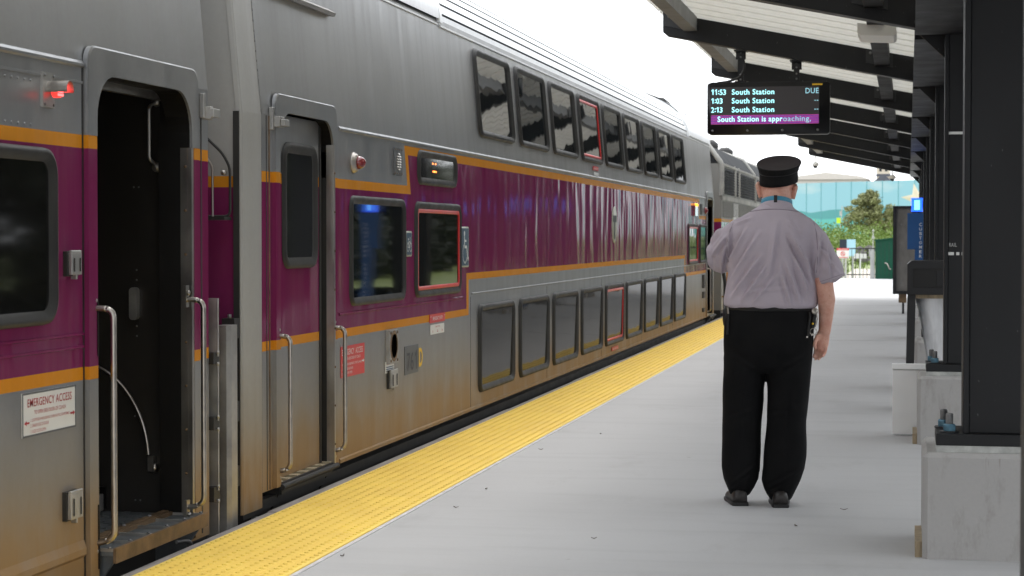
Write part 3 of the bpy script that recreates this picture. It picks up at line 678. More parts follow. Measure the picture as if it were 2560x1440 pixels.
m.v = [Vector((v.x, v.y, v.z)) for v in m.v]; m.build('door_control', ['plate', 'rubber', 'rust'], coach, bevel=.004)
sign_plate(coach, 'instruction_sticker', 12.155, 12.37, .520, .592, 'whitesign', [('EMERGENCY', 12.262, .572, .15, .011, 'C')], 'redtext')
m = MB()
for k in range(3): m.box(XS + .0045, XS + .0055, 12.17, 12.35, .529 + k * .013, .534 + k * .013)
m.build('sticker_lines', 'bluesign', coach)
lever_box(coach, 12.205, 12.375, .425, .530, name='key_box', d=.03)
sign_plate(coach, 'entry_sticker', 20.62, 20.98, 2.075, 2.118, 'redsign', [('EMERGENCY ENTRY', 20.8, 2.085, .27, .018, 'C')], 'whitetext', x=skin_x(2.1) + .004)
sign_plate(coach, 'notice_sticker', 20.64, 20.96, 2.02, 2.055, 'whitesign', [], 'redtext', x=skin_x(2.03) + .004)
sign_plate(coach, 'entry_sticker', 21.9, 22.4, .115, .155, 'redsign', [('EMERGENCY ENTRY', 22.15, .124, .4, .020, 'C')], 'whitetext', x=XS + .009)
m = MB(); m.box(XS + .001, XS + .03, 30.55, 30.95, 1.70, 1.86, 0)
m.build('indicator_lamp', 'redlens', coach)
for y in (30.66, 30.86):
    m = MB(); m.lathe((XS + .012, y, 1.868), (1, 0, 0), [(.028, 0), (.028, .02), (.015, .03)], 12); m.build('amber_lamp', 'amberlit', coach)
m = MB(); m.box(XS, XS + .01, 31.6, 31.8, 1.73, 1.9); m.build('speaker_grille', 'rubber', coach)
m = MB(); m.lathe((XS, 32.3, 1.80), (1, 0, 0), [(.06, 0), (.054, .02), (.034, .04), (.006, .06)], 16); m.build('marker_lamp', 'redlens', coach)
for y0, z0, z1 in ((31.9, .56, .77), (31.9, .40, .50), (31.9, .18, .24)):
    m = MB(); m.box(XS, XS + .025, y0, y0 + .25, z0, z1); m.build('latch_box', 'rubber', coach)
# far door: open and dark, with its frame
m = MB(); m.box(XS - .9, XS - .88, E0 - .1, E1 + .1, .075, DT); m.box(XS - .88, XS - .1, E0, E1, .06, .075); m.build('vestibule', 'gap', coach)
m = MB(); arch(m, E0, E1, DT, .07, XS, XS + .02, .15, .06, .08, 0, 1); m.build('door_frame', ['steel', 'rubber'], coach)
handrail(coach, E0 - .03, E0 - .035, .16, .86)
step(coach, E0 + .01, E1 - .02, .095, XS - .10, XS + .05, 6, ['plate', 'dark', 'treadtan', 'bolt'], True)
# end-wall hardware seen in the gap between the coaches
m = MB(); m.prism([(-3.255, 9.12), (-3.20, 9.12), (-3.185, 9.15), (-3.185, 9.235), (-3.255, 9.235)], -.35, .955, 'z', 0); m.build('gangway_post', 'plate', coach)
m = MB(); m.bent([(-3.44, 9.36, 1.92), (-3.30, 9.36, 1.79), (-3.262, 9.36, 1.72), (-3.262, 9.36, 1.48), (-3.42, 9.36, 1.48)], .007, .03, 8, 0); m.bent([(-3.44, 9.34, 1.84), (-3.365, 9.34, 1.755), (-3.345, 9.34, 1.72), (-3.345, 9.34, 1.48)], .006, .02, 8, 1); m.box(-3.44, -3.27, 9.30, 9.40, 1.462, 1.478, 0); m.lathe((-3.29, 9.355, 1.695), (0, -1, 0), [(.014, 0), (.014, .012), (.006, .02)], 10, 1)
m.build('cable_bracket', ['rubber', 'chrome'], coach)
m = MB()
for z in (.93, .52, .20):
    m = MB(); m.box(-3.30, -3.235, 9.34, 9.425, z - .05, z + .05, 0); m.lathe((-3.26, 9.34, z + .05), (0, 0, 1), [(.01, 0), (.01, .02)], 8, 1); m.build('hinge_block', ['dark', 'bolt'], coach)
m = MB(); m.lathe((XS - .02, 9.62, -.06), (1, 0, 0), [(.03, 0), (.03, .04), (.015, .05)], 8, 0); m.box(XS - .1, XS - .01, 9.45, 9.75, -.03, .02, 1); m.build('jacking_bolt', ['bolt', 'dark'], coach)

# ---- near coach (open door)
A0, A1 = -15.4, 8.93
ncoach = thing('passenger_coach', 'silver and purple coach nearest the viewer with its side door standing open', 'train coach', (CX, (A0 + A1) / 2, -1.22), 'coaches of the standing train')
N0, N1, NT = 7.572, 8.655, 2.035
yc = sorted([A0, 0, 3, 5.2, 7.47, N0, N1, 8.76, 8.83, 8.845, A1]); zc2 = [-.02, .81, .862, 1.732, 1.785, 2.035, 2.066, 2.5, 2.93]
def liv1(y, z):
    if N0 < y < N1 and z < 2.035: return None
    if .81 < z < .862: return 2
    if .862 < z < 1.732: return 1
    if 1.732 < z < 1.785: return 2
    return 0
m = MB(); skin_grid(m, yc, zc2, liv1, zc=2.066)
m.quad((-6.22, A0, -.02), (-6.22, A1, -.02), (-6.22, A1, 2.0), (-6.22, A0, 2.0)); m.quad((-6.22, A0, 2.0), (-6.22, A1, 2.0), (-6.14, A1, 2.93), (-6.14, A0, 2.93))
for yy in (A0 + .01, A1 - .006):
    for z0, z1, k in ((-.02, .81, 0), (.81, .862, 2), (.862, 1.73, 1), (1.73, 1.785, 2), (1.785, 2.93, 0)):
        a0 = XS - max(0, z0 - 2.066) * TA; a1 = XS - max(0, z1 - 2.066) * TA; m.quad((-6.2, yy, z0), (a0, yy, z0), (a1, yy, z1), (-6.2, yy, z1), k)
m.prism([(XS - .002, 2.048), (XS + .010, 2.056), (XS + .010, 2.066), (XS - .004, 2.082)], A0, 7.478, 'y', 0)
m.prism([(XS - .002, 1.985), (XS + .003, 1.987), (XS + .003, 1.997), (XS - .002, 1.999)], A0, 7.478, 'y', 0)
m.box(XS - .003, XS + .0015, 8.828, 8.842, .0, 2.0, 3); m.box(XS - .003, XS + .0015, 7.470, 7.484, .0, 2.06, 3)
for z in (.985, .935): m.prism([(XS - .002, z), (XS + .006, z + .004), (XS + .006, z + .012), (XS - .002, z + .016)], A0, 7.47, 'y', 1)
m.prism([(XS - .001, .10), (XS + .012, .115), (XS + .012, .14), (XS - .001, .175)], A0, 7.47, 'y', 0)
for z in (1.965, 1.80):                                                # rivet lines round the lamp panel
    for k in range(12): m.lathe((XS, 7.0 - k * .055, z), (1, 0, 0), [(.006, 0), (.005, .003), (.002, .004)], 6, 0)
m.build('body', LIV + ['rubber'], ncoach)
m = MB(); sweep(m, roof_profile(2.93, ZC, False, off=.022), A0, A1 - .01, 0, True); m.build('roof', 'roof_steel', ncoach)
underframe(ncoach, A0, N0 - .05, -.02); truck(ncoach, 5.2)
m = MB(); m.box(XS - .06, XS - .004, N0 - .10, N0 + .09, -.42, .075, 0, ); m.box(XS - .06, XS - .002, N1 + .02, A1 - .02, -.4, .02, 0)
for y, z in ((7.6, -.03), (7.64, .02)): m.lathe((XS - .003, y, z), (1, 0, 0), [(.008, 0), (.008, .006), (.003, .01)], 8, 1)
m.bent([(XS - .02, 8.55, .0), (XS + .02, 8.62, .0), (XS + .02, 8.65, -.1)], .01, .03, 8, 1)
m.build('step_support', ['dark', 'bolt'], ncoach)
m = MB(); arch(m, N0, N1, NT, .088, XS, XS + .024, .18, .07, 1.785, 0)
for z0, z1, k in ((.0, .81, 0), (.81, .862, 2), (.862, 1.732, 1), (1.732, 1.785, 2)):
    m.box(XS - .001, XS + .022, N0 - .088, N0, z0, z1, k); m.box(XS - .001, XS + .022, N1 + .03, N1 + .10, z0, z1, k)
m.box(XS - .034, XS + .02, N1 + .001, N1 + .028, .10, 1.86, 5); m.box(XS - .14, XS - .0345, N1 + .004, N1 + .03, .10, 1.9, 3)
for z in [.3 + .2 * i for i in range(8)]: m.lathe((XS - .01, N1 + .001, z), (0, -1, 0), [(.007, 0), (.007, .003), (.003, .005)], 6, 4)
m.box(XS + .022, XS + .026, N0 - .010, N0 - .002, .90, 1.12, 3); m.box(XS + .022, XS + .026, N0 - .012, N0 - .003, .04, .3, 3)
m.build('door_frame', LIV + ['hole', 'rust', 'trim'], ncoach)
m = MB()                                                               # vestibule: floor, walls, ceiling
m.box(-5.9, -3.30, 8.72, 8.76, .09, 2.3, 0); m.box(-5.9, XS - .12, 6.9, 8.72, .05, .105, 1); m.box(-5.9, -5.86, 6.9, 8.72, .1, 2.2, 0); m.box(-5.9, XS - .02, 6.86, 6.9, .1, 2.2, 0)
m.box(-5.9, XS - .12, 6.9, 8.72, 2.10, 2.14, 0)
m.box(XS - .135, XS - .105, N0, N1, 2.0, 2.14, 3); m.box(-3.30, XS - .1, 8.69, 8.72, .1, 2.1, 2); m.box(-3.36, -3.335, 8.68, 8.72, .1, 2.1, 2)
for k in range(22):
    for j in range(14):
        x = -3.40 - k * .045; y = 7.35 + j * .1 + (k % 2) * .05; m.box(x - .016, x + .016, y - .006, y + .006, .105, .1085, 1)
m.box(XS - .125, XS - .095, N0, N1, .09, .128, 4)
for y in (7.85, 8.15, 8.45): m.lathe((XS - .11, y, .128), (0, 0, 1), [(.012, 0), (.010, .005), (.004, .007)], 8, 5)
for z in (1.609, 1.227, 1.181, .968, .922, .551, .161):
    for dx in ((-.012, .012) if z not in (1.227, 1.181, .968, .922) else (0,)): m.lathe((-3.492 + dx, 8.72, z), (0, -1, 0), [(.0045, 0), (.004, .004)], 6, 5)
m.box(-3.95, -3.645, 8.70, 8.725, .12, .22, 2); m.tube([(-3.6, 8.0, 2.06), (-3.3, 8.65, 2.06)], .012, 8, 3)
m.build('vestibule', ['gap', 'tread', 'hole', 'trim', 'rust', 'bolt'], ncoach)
m = MB(); m.box(-3.72, -3.635, 8.55, 8.66, .118, .195, 0); m.box(-3.715, -3.64, 8.545, 8.551, .125, .188, 1); m.build('hinge_box', ['plate', 'dark'], ncoach, bevel=.006)
m = MB(); m.bent([(-3.392, 8.72, 2.0), (-3.405, 8.66, 1.975), (-3.405, 8.66, 1.735), (-3.392, 8.72, 1.71)], .008, .02, 8)
for z in (2.0, 1.70): m.lathe((-3.39, 8.72, z), (0, -1, 0), [(.024, 0), (.022, .012), (.008, .02)], 12)
m.build('grab_handle', 'plate', ncoach)
m = MB(); m.prism(rrect(.036, .15, .017), 8.68, 8.72, 'y'); m.v = [v + Vector((-3.497, 0, 1.072)) for v in m.v]
m.build('latch_plate', 'plate', ncoach)
m = MB(); pts = []
for k in range(15):
    a = radians(88 - 84 * k / 14); pts.append((-3.80 + .375 * cos(a), 8.685, .345 + .462 * sin(a)))
m.tube([(-3.9, 8.685, .80)] + pts, .0085, 8); m.lathe((-3.408, 8.72, .315), (0, -1, 0), [(.026, 0), (.024, .02), (.012, .03), (.004, .032)], 12); m.box(-3.43, -3.40, 8.685, 8.71, .30, .37)
m.build('curved_rail', 'chrome', ncoach)
handrail(ncoach, 7.560, 7.566, .145, 1.09, out=.09); handrail(ncoach, 8.62, 8.626, .15, 1.092, out=.085)
step(ncoach, N0 + .02, N1 + .02, .118, XS - .09, XS + .085, 5, ['rust', 'tread', 'plate', 'bolt'])
window_on(ncoach, Face(6.51, 1.382), 1.37, .675, .10, .055, glass='glass5', proud=.03)
for y in (3.0, .9, -1.2, -3.3, -5.4): window_on(ncoach, Face(y, .50), 1.37, .65, .085, .055); window_on(ncoach, Face(y, 2.49, True, zc=2.066), 1.37, .68, .085, .055)
m = MB(); m.box(XS, XS + .012, 7.085, 7.19, 1.872, 2.005, 0); 
R = []
for r, h in ((.034, 0), (.034, .085), (.031, .085), (.031, .006)): R.append([(XS + .012 + h, 7.142 + r * cos(a), 1.94 + r * sin(a)) for a in [radians(-20 + 220 * k / 16) for k in range(17)]])
n = 17; m.add([p for r in R for p in r], [(i * n + k, i * n + k + 1, (i + 1) * n + k + 1, (i + 1) * n + k) for i in range(3) for k in range(n - 1)], 1)
for dy in (-.04, .04):
    for dz in (-.055, .055): m.lathe((XS + .012, 7.138 + dy, 1.938 + dz), (1, 0, 0), [(.006, 0), (.006, .004)], 6, 2)
lamp = m.build('marker_lamp', ['plate', 'chrome', 'bolt'], ncoach)
m = MB()
for i in range(4):
    for j in range(4):
        dy, dz = (i - 1.5) * .0125, (j - 1.5) * .0125; m.lathe((XS + .055, 7.142 + dy, 1.938 + dz), (1, 0, 0), [(.0052, 0), (.004, .004), (.001, .005)], 8)
m.lathe((XS + .03, 7.142, 1.938), (1, 0, 0), [(.030, 0), (.030, .024)], 16, 1)
m.build('lit_bulbs', [pm('led_red_lit', (.6, .02, .02), .3, var=0, emit=(1, .10, .10), es=2.5), 'redlit'], lamp)
lever_box(ncoach, 7.29, 7.385, 1.232, 1.318); lever_box(ncoach, 7.27, 7.385, .278, .380)
sign_plate(ncoach, 'emergency_sticker', 6.902, 7.388, .632, .798, 'whitesign', [('EMERGENCY ACCESS', 6.945, .744, .40, .032, 'L'), ('TO OPEN SIDE DOOR OF COACH', 7.145, .714, .285, .015, 'C'), ('1. LOCATE RED HANDLE BEHIND COVER AND PULL DOWN FIRMLY', 6.97, .688, .355, .011, 'L'), ('2. GRASP EDGE OF DOOR', 6.97, .667, .16, .012, 'L'), ('3. SLIDE DOOR OPEN', 6.97, .645, .135, .012, 'L')], 'redtext', border='greypatch', arrows=((6.915, .685, .045, -1), (7.376, .690, .045, 1)))
m = MB(); m.box(XS, XS + .022, 8.818, 8.845, 1.93, 2.045); m.box(XS + .0, XS + .045, 8.845, 8.88, 1.925, 1.985); m.box(XS + .045, XS + .062, 8.84, 8.93, 1.935, 1.975); m.build('hinge_bracket', 'plate', ncoach, bevel=.003)
m = MB()                                                               # hinged end plates in the gap
for z0, z1 in ((.835, 1.09), (.53, .78), (.20, .47), (-.1, .13)): m.box(-3.26, -3.197, 8.99, 8.998, z0, z1, 0); m.tube([(-3.196, 8.99, z0 - .02), (-3.196, 8.99, z1)], .005, 6, 0)
for z0, z1 in ((.78, .835), (.47, .53), (.13, .20)): m.box(-3.26, -3.20, 8.94, 9.02, z0, z1, 1)
for z in (.835, .78, .53, .47, .2, .13): m.lathe((-3.196, 8.99, z - .008), (0, 0, 1), [(.008, 0), (.008, .016)], 8, 0)
m.build('end_plate', ['plate', 'dark'], ncoach)

# ---- locomotive beyond the coaches
loco = thing('locomotive', 'grey diesel locomotive with louvred upper sides coupled beyond the far coach', 'locomotive', (CX, 43.5, -1.22))
L0, L1 = 34.9, 52.0
m = MB()
prof = [(-3.19, 2.66), (-3.46, 3.0), (-3.9, 3.16), (-5.54, 3.16), (-5.98, 3.0), (-6.25, 2.66)]
zz = [.1, .80, .86, 1.64, 1.70, 2.66]; kk = [0, 2, 1, 2, 0]
for i in range(5): m.quad((-3.19, L0, zz[i]), (-3.19, L1, zz[i]), (-3.19, L1, zz[i + 1]), (-3.19, L0, zz[i + 1]), kk[i]); m.quad((-6.25, L0, zz[i]), (-3.19, L0, zz[i]), (-3.19, L0, zz[i + 1]), (-6.25, L0, zz[i + 1]), kk[i])
m.quad((-6.25, L0, .1), (-6.25, L1, .1), (-6.25, L1, 2.66), (-6.25, L0, 2.66), 0)
for i in range(5): m.quad((prof[i][0], L0, prof[i][1]), (prof[i][0], L1, prof[i][1]), (prof[i + 1][0], L1, prof[i + 1][1]), (prof[i + 1][0], L0, prof[i + 1][1]), 3 if i in (1, 2, 3) else 4)
m.add([(x, L0, z) for x, z in prof], [tuple(range(6))], 4)
m.build('body', ['locogrey', 'purple', 'orange', 'locolight', 'louvre'], loco)
m = MB()                                                               # white ribs framing the sloping louvre panels
for y, r in ((L0, .045), (37.6, .03), (38.5, .03), (42.6, .04), (47, .04)): m.tube([(-3.185, y, 2.1), (-3.185, y, 2.63), (-3.21, y, 2.685), (-3.44, y, 3.0), (-3.9, y, 3.165)] if r > .03 else [(-3.185, y, 2.1), (-3.185, y, 2.63), (-3.21, y, 2.685)], r, 8, 0)
m.box(-3.2, -3.172, L0, L1, 2.02, 2.10, 0); m.box(-3.2, -3.17, L0, L1, 2.63, 2.67, 0)
m.build('roof_rib', 'locolight', loco)
m = MB()
for a, b in ((35.2, 37.4), (37.75, 38.3), (38.75, 42.4), (42.9, 44.6), (44.9, 46.8)):
    m = MB(); m.box(-3.19, -3.182, a, b, 2.14, 2.60, 0)
    for k in range(9): m.prism([(-3.182, 2.15 + k * .05), (-3.165, 2.15 + k * .05), (-3.18, 2.185 + k * .05)], a + .03, b - .03, 'y', 1)
    m.build('louvre_panel', ['dark', 'louvre'], loco)
m = MB()
for y in [35.1 + .22 * i for i in range(60)]: m.prism([(-3.191, y), (-3.165, y + .03), (-3.165, y + .07), (-3.191, y + .1)], 1.72 if y < 37 or y > 38.3 else 1.74, 2.0, 'z', 0)
m.box(-3.191, -3.172, 37.2, 38.2, 1.05, 2.0, 1)
m.build('side_rib', ['locogrey', 'whitepaint'], loco)
for y in (36.0, 40.5, 44.0):
    m = MB(); m.lathe((-3.95, y, 3.14), (0, 0, 1), [(.18, 0), (.18, .12), (.08, .2)], 12); m.build('roof_fan', 'dark', loco)
m = MB(); m.box(-6.2, -3.2, L0, L1, -.7, .1); m.box(-3.3, -3.05, L0 + .05, L0 + .5, -.3, .05); m.bent([(-3.15, L0 - .02, .75), (-3.12, L0 - .05, .6), (-3.12, L0 - .05, .1)], .03, .03); m.build('underframe', 'dark', loco)
m = MB(); m.bent([(-3.19, L0 + .15, 1.5), (-3.10, L0 + .15, 1.48), (-3.10, L0 + .15, .35), (-3.19, L0 + .15, .33)], .016, .04); m.build('handrail', 'orange', loco)
m = MB(); m.box(-5.3, -4.1, Y1, L0, .0, 2.1); m.build('gangway', 'rubber', coach)
m = MB(); m.box(-5.3, -4.1, A1, Y0 + .03, .0, 2.1); m.build('gangway', 'rubber', ncoach)
# ------------------------------------------------------------------ canopy
BY = [4.2, 8.95, 13.75, 18.4, 23.0, 27.6, 32.2, 36.8, 41.3, 45.8]
zb = lambda x: 2.735 + (.24 - x) * .2                                  # underside of the beams
BH = .215
def canopy_frame(y, label):
    t = thing('canopy_support', label, 'canopy support', (.49, y, .46), 'charcoal canopy supports along the platform')
    m = MB(); m.box(.262, .718, y - .13, y + .13, .535, zb(.24) + .20); 
    for x in (.236, .719): m.box(x, x + .025, y - .15, y + .15, .535, zb(.24) + .26)
    m.build('column', 'canopy', t, bevel=.003)
    m = MB(); xt = -2.215
    pl = [(xt, zb(xt) + .03), (xt + .035, zb(xt)), (.20, zb(.2)), (.2349, zb(.235)), (.2349, zb(.235) + BH), (xt, zb(xt) + BH)]
    m.prism([(a, b) for a, b in pl], y - .085, y + .085, 'y', 0)
    pr = [(.98 - a, b) for a, b in pl]; m.prism([(.746, p[1]) if abs(p[0] - .7451) < .01 else p for p in pr], y - .085, y + .085, 'y', 0)
    m.prism([(.03, zb(.03) - .001), (.2345, zb(.2345) - .001), (.2345, zb(.235) - .16)], y - .012, y + .012, 'y', 0)
    m.build('beam', 'canopy', t, bevel=.004)
    for x0, w in ((-2.20, .24), (-.38, .24), (1.20, .24), (2.9, .24)):
        z = zb(x0 + w / 2) if x0 < .3 else zb(.98 - x0 - w / 2); s = -.2 if x0 < .3 else .2
        for yy in (y - .099, y + .087):
            m = MB(); vs = [(x0, yy, z + .09 - s * w / 2), (x0 + w, yy, z + .09 + s * w / 2), (x0 + w, yy, z + .205 + s * w / 2), (x0, yy, z + .205 - s * w / 2)]
            m.add(vs + [(a, b + .012, c) for a, b, c in vs], [(0, 1, 2, 3), (7, 6, 5, 4), (0, 4, 5, 1), (1, 5, 6, 2), (2, 6, 7, 3), (3, 7, 4, 0)], 0)
            for dx in (.04, w - .04): m.lathe((x0 + dx, yy + (.0 if yy < y else .012), z + .18 + s * (dx - w / 2)), (0, -1 if yy < y else 1, 0), [(.014, 0), (.014, .010), (.006, .016)], 6, 1)
            m.build('beam_bracket', ['canopy_edge', 'bolt'], t)
    m = MB(); m.box(.122, .86, y - .185, y + .22, .484, .534); m.build('base_plate', 'canopy', t, bevel=.004)
    for bx, byy in ((.180, y - .10), (.160, y + .11), (.80, y - .10), (.80, y + .11)):
        m = MB(); m.lathe((bx, byy, .534), (0, 0, 1), [(.042, 0), (.042, .006)], 16, 2); m.lathe((bx, byy, .540), (0, 0, 1), [(.027, 0), (.029, .004), (.029, .026), (.026, .030)], 6, 0, False)
        m.lathe((bx, byy, .568), (0, 0, 1), [(.0155, 0), (.0155, .044), (.013, .048)], 12, 1)
        for k in range(6): m.lathe((bx, byy, .572 + k * .007), (0, 0, 1), [(.0155, 0), (.0168, .0025), (.0155, .005)], 12, 1)
        m.build('anchor_bolt', ['boltblue', 'bolt', 'canopy_edge'], t)
    m = MB(); m.box(.124, .858, y - .18, y + .215, .455, .4845); m.build('grout_pad', 'grout', t)
    return t
ords = ['hidden behind the viewer', 'nearest charcoal canopy support standing on the large concrete pier at right', 'charcoal canopy support with two bright bands on its column, second from the viewer', 'charcoal canopy support carrying the departure screen under its beam', 'charcoal canopy support just behind the departure screen', 'charcoal canopy support third in line beyond the departure screen', 'charcoal canopy support beside the blue help pillar', 'charcoal canopy support standing by the tall notice board', 'second to last charcoal canopy support down the platform', 'last and farthest charcoal canopy support, with domed cameras hanging from it']
ords[0] = 'charcoal canopy support standing behind the viewer, out of the photo'; ords[5] = 'charcoal canopy support, second in line behind the departure screen'
f0 = canopy_frame(BY[1], ords[1])
for i, y in enumerate(BY):
    if i != 1: dup(f0, (.49, y, .46), ords[i])
m = MB()                                                               # bright bands and small plate on the second column
yy = BY[2] - .152
m2 = MB(); m2.box(.262, .36, BY[2] - .1335, BY[2] - .1305, 2.060, 2.078)
for a, b in ((.240, .30), (.315, .335), (.35, .37)): m2.box(max(a, .263), b, BY[2] - .1335, BY[2] - .1305, 1.258, 1.278)
fr2 = [o for o in bpy.data.objects if o.name.startswith('canopy_support') and o.get('label') == ords[2]][0]
m2.build('bright_band', 'whitesign', fr2)
m2 = MB(); text_into(m2, 'RAIL', (.268, BY[2] - .1315, 1.315), (1, 0, 0), (0, 0, 1), .05, .026, 0, .01, .001); m2.build('stencil_lettering', 'galv', fr2)
def canopy_pier(y, label):
    t = thing('concrete_pier', label, 'concrete pier', (.49, y, 0), 'concrete piers under the canopy columns')
    m = MB(); x0, x1, y0, y1, c = .066, .93, y - .235, y + .50, .022
    R = []
    for z, d in ((0, 0), (.436, 0), (.455, .019)):
        R.append([(x0 + c + d * .3, y0 + d, z), (x1 - c, y0 + d, z), (x1 - d, y0 + c, z), (x1 - d, y1 - c, z), (x1 - c, y1 - d, z), (x0 + c, y1 - d, z), (x0 + d, y1 - c, z), (x0 + d, y0 + c, z)])
    m.rings(R, 0, True, False); m.build('pier_block', 'pier', t)
    m = MB(); m.box(.036, .066, y - .19, y + .3, 0, .068); m.build('wood_shim', 'wood', t)
    return t
pl = ['', 'largest concrete pier with wood shim at the lower right edge', 'concrete pier behind the white board, second from the viewer', 'concrete pier under the column carrying the departure screen', 'concrete pier seen past the clear bag of the litter bin', 'concrete pier in the row behind the litter bin, fifth from the viewer', 'concrete pier beside the blue help pillar', 'concrete pier close to the tall notice board', 'second to last concrete pier down the platform', 'farthest concrete pier under the last canopy column']
pl[0] = 'concrete pier behind the viewer, out of the photo'
p0 = canopy_pier(BY[1], pl[1])
for i, y in enumerate(BY):
    if i != 1: dup(p0, (.49, y, 0), pl[i])
# roof
rt = thing('canopy_roof', 'white ribbed deck roof carried by the charcoal canopy supports', 'canopy roof', (.49, 25, 3.0))
def deck(xa, xb, side):
    m = MB(); y = -1.0; prof = []
    while y < 46.4:
        prof += [(y, 0), (y + .395, 0), (y + .41, .055), (y + .485, .055)]; y += .5
    z = (lambda x: zb(x) + BH + .008) if side < 0 else (lambda x: zb(.98 - x) + BH + .008)
    n = len(prof)
    for dz, fl in ((0, 0), (.012, 1)):
        vs = [(xa, a, z(xa) + b + dz) for a, b in prof] + [(xb, a, z(xb) + b + dz) for a, b in prof]
        m.add(vs, [(i, i + 1, n + i + 1, n + i) for i in range(n - 1)])
        if dz == 0: v0 = vs
    for k, x in ((0, xa), (n, xb)):                                    # close the sheet ends
        va = [v0[k + i] for i in range(n)]; vb = [(a, b, c + .012) for a, b, c in va]
        m.add(va + vb, [(i, i + 1, n + i + 1, n + i) for i in range(n - 1)])
    for i in range(0, n - 1, 4):                                       # lap lines between sheets
        a = prof[i][0]; m.add([(xa, a + .19, z(xa) - .003), (xb, a + .19, z(xb) - .003), (xb, a + .196, z(xb) - .003), (xa, a + .196, z(xa) - .003)], [(0, 1, 2, 3)], 1)
    return m.build('deck', ['deck', 'galv'], rt)
deck(-2.27, .49, -1); deck(.4905, 3.25, 1)
for x0, x1, mat in ((-2.02, -1.90, 'galvdark'), (-.30, -.17, 'hole'), (1.15, 1.28, 'canopy_edge'), (2.88, 3.0, 'galv')):
    m = MB(); xm = (x0 + x1) / 2; z = (zb(xm) if xm < .4 else zb(.98 - xm)) + BH
    for a, b in zip(BY[:-1], BY[1:]): m.box(x0, x1, a + .088, b - .088, z - .13, z - .002)
    m.build('purlin', mat, rt)
m = MB()
for a, b in zip(BY[:-1], BY[1:]): m.box(.04, .94, a + .152, b - .152, 2.72, 2.895)
m.build('spine_girder', 'canopy', rt)
fx = thing('canopy_light', 'cream box light fitting under the white deck, above and right of the departure screen', 'light fitting', (-.255, 15.0, 2.9))
m = MB(); m.prism([(-.37, 2.865), (-.35, 2.84), (-.11, 2.83), (-.09, 2.845), (-.09, 2.905), (-.37, 2.93)], 14.75, 15.3, 'y'); m.build('housing', 'fixture', fx, bevel=.005)
m = MB(); m.box(-.29, -.18, 14.95, 15.1, 2.90, 2.95); m.build('mount', 'canopy_edge', fx)
# ------------------------------------------------------------------ departure screen
SY = 18.4
t = thing('departure_screen', 'black hanging departure screen listing trains to South Station', 'departure sign', (-1.25, SY, 2.3))
m = MB(); k = rrect(1.105, .470, .028); 
m.rings([[(-1.255 + u, yy, 2.550 + w) for u, w in k] for yy in (SY - .07, SY + .13)], 0)
for x in (-1.759, -1.441, -1.125, -.807): m.lathe((x, SY - .070, 2.349), (0, -1, 0), [(.012, 0), (.012, .004), (.005, .007)], 10, 1)
m.box(-.857, -.767, SY - .074, SY - .069, 2.752, 2.768, 2); m.box(-1.78, -.73, SY - .02, SY + .1, 2.784, 2.795, 0)
m.build('housing', ['blackpaint', 'bolt', 'yellowtext'], t)
m = MB(); m.quad((-1.775, SY - .073, 2.405), (-.795, SY - .073, 2.405), (-.795, SY - .073, 2.745), (-1.775, SY - .073, 2.745)); scr = m.build('screen', 'screen', t)
m = MB(); n = 11
for i in range(n):
    z0 = 2.408 + .083 * i / n; z1 = 2.408 + .083 * (i + .6) / n; m.quad((-1.772, SY - .0745, z0), (-.798, SY - .0745, z0), (-.798, SY - .0745, z1), (-1.772, SY - .0745, z1), i % 2)
m.build('message_bar', ['magenta', 'violet'], scr)
X_, Z_ = (1, 0, 0), (0, 0, 1); yt = SY - .0765
def one(m, x, z, h, w, P, mi=0):
    q = h * .17; m.add([P(x + w * .5, z), P(x + w * .5 + q, z), P(x + w * .5 + q, z + h), P(x + w * .5 + q * .25, z + h), P(x + w * .05, z + h * .76), P(x + w * .05, z + h * .62), P(x + w * .5, z + h * .78)], [(0, 1, 2, 3, 6), (3, 4, 5, 6)], mi)
def led_time(m, s, x, z, h=.050, w=.031):
    for ch in s:
        if ch == '1': one(m, x, z, h, w * .8, lambda a, b: (a, yt, b)); x += w
        elif ch == ':':
            for k in (.12, .58): m.add([(x + .002, yt, z + h * k), (x + .011, yt, z + h * k), (x + .011, yt, z + h * k + .009), (x + .002, yt, z + h * k + .009)], [(0, 1, 2, 3)])
            x += .015
        else: text_into(m, ch, (x, yt, z), X_, Z_, w * .86, h, 0, .012, 0); x += w
m = MB()
for z, a in ((2.676, '11:53'), (2.596, '1:03'), (2.515, '2:13')):
    led_time(m, a, -1.771, z); m.build('lit_time', 'cyan', scr); m = MB()
    text_into(m, 'South Station', (-1.583, yt, z), X_, Z_, .385, .050, 0, .011, 0); m.build('lit_row', 'cyan', scr); m = MB()
text_into(m, 'South Station is appr', (-1.712, yt, 2.430), X_, Z_, .588, .050, 0, .011, 0)
m.build('lit_message', 'cyan', scr)
m = MB(); text_into(m, 'DUE', (-.917, yt, 2.680), X_, Z_, .118, .050, 0, .006, 0)
for z in (2.612, 2.532): text_into(m, '--', (-.838, yt, z - .012), X_, Z_, .037, .050, 0, .004, 0)
text_into(m, 'oaching,', (-1.118, yt, 2.430), X_, Z_, .25, .050, 0, .006, 0)
m.build('dim_lettering', 'cyandim', scr)
for x in (-1.506, -1.0):
    m = MB(); z = zb(x); m.box(x - .045, x + .045, SY - .03, SY - .018, z - .085, z - .002); m.box(x - .06, x + .06, SY - .08, SY + .08, z - .012, z + .0); m.box(x - .026, x + .026, SY - .045, SY - .031, 2.79, z - .03); m.box(x - .055, x + .055, SY - .06, SY + .04, 2.786, 2.80)
    for zz in (z - .03, z - .065, 2.815, 2.86): m.lathe((x, SY - .046 if zz < z - .04 else SY - .031, zz), (0, -1, 0), [(.010, 0), (.009, .008), (.004, .011)], 8, 1)
    m.build('hanger', ['canopy', 'bolt'], t)
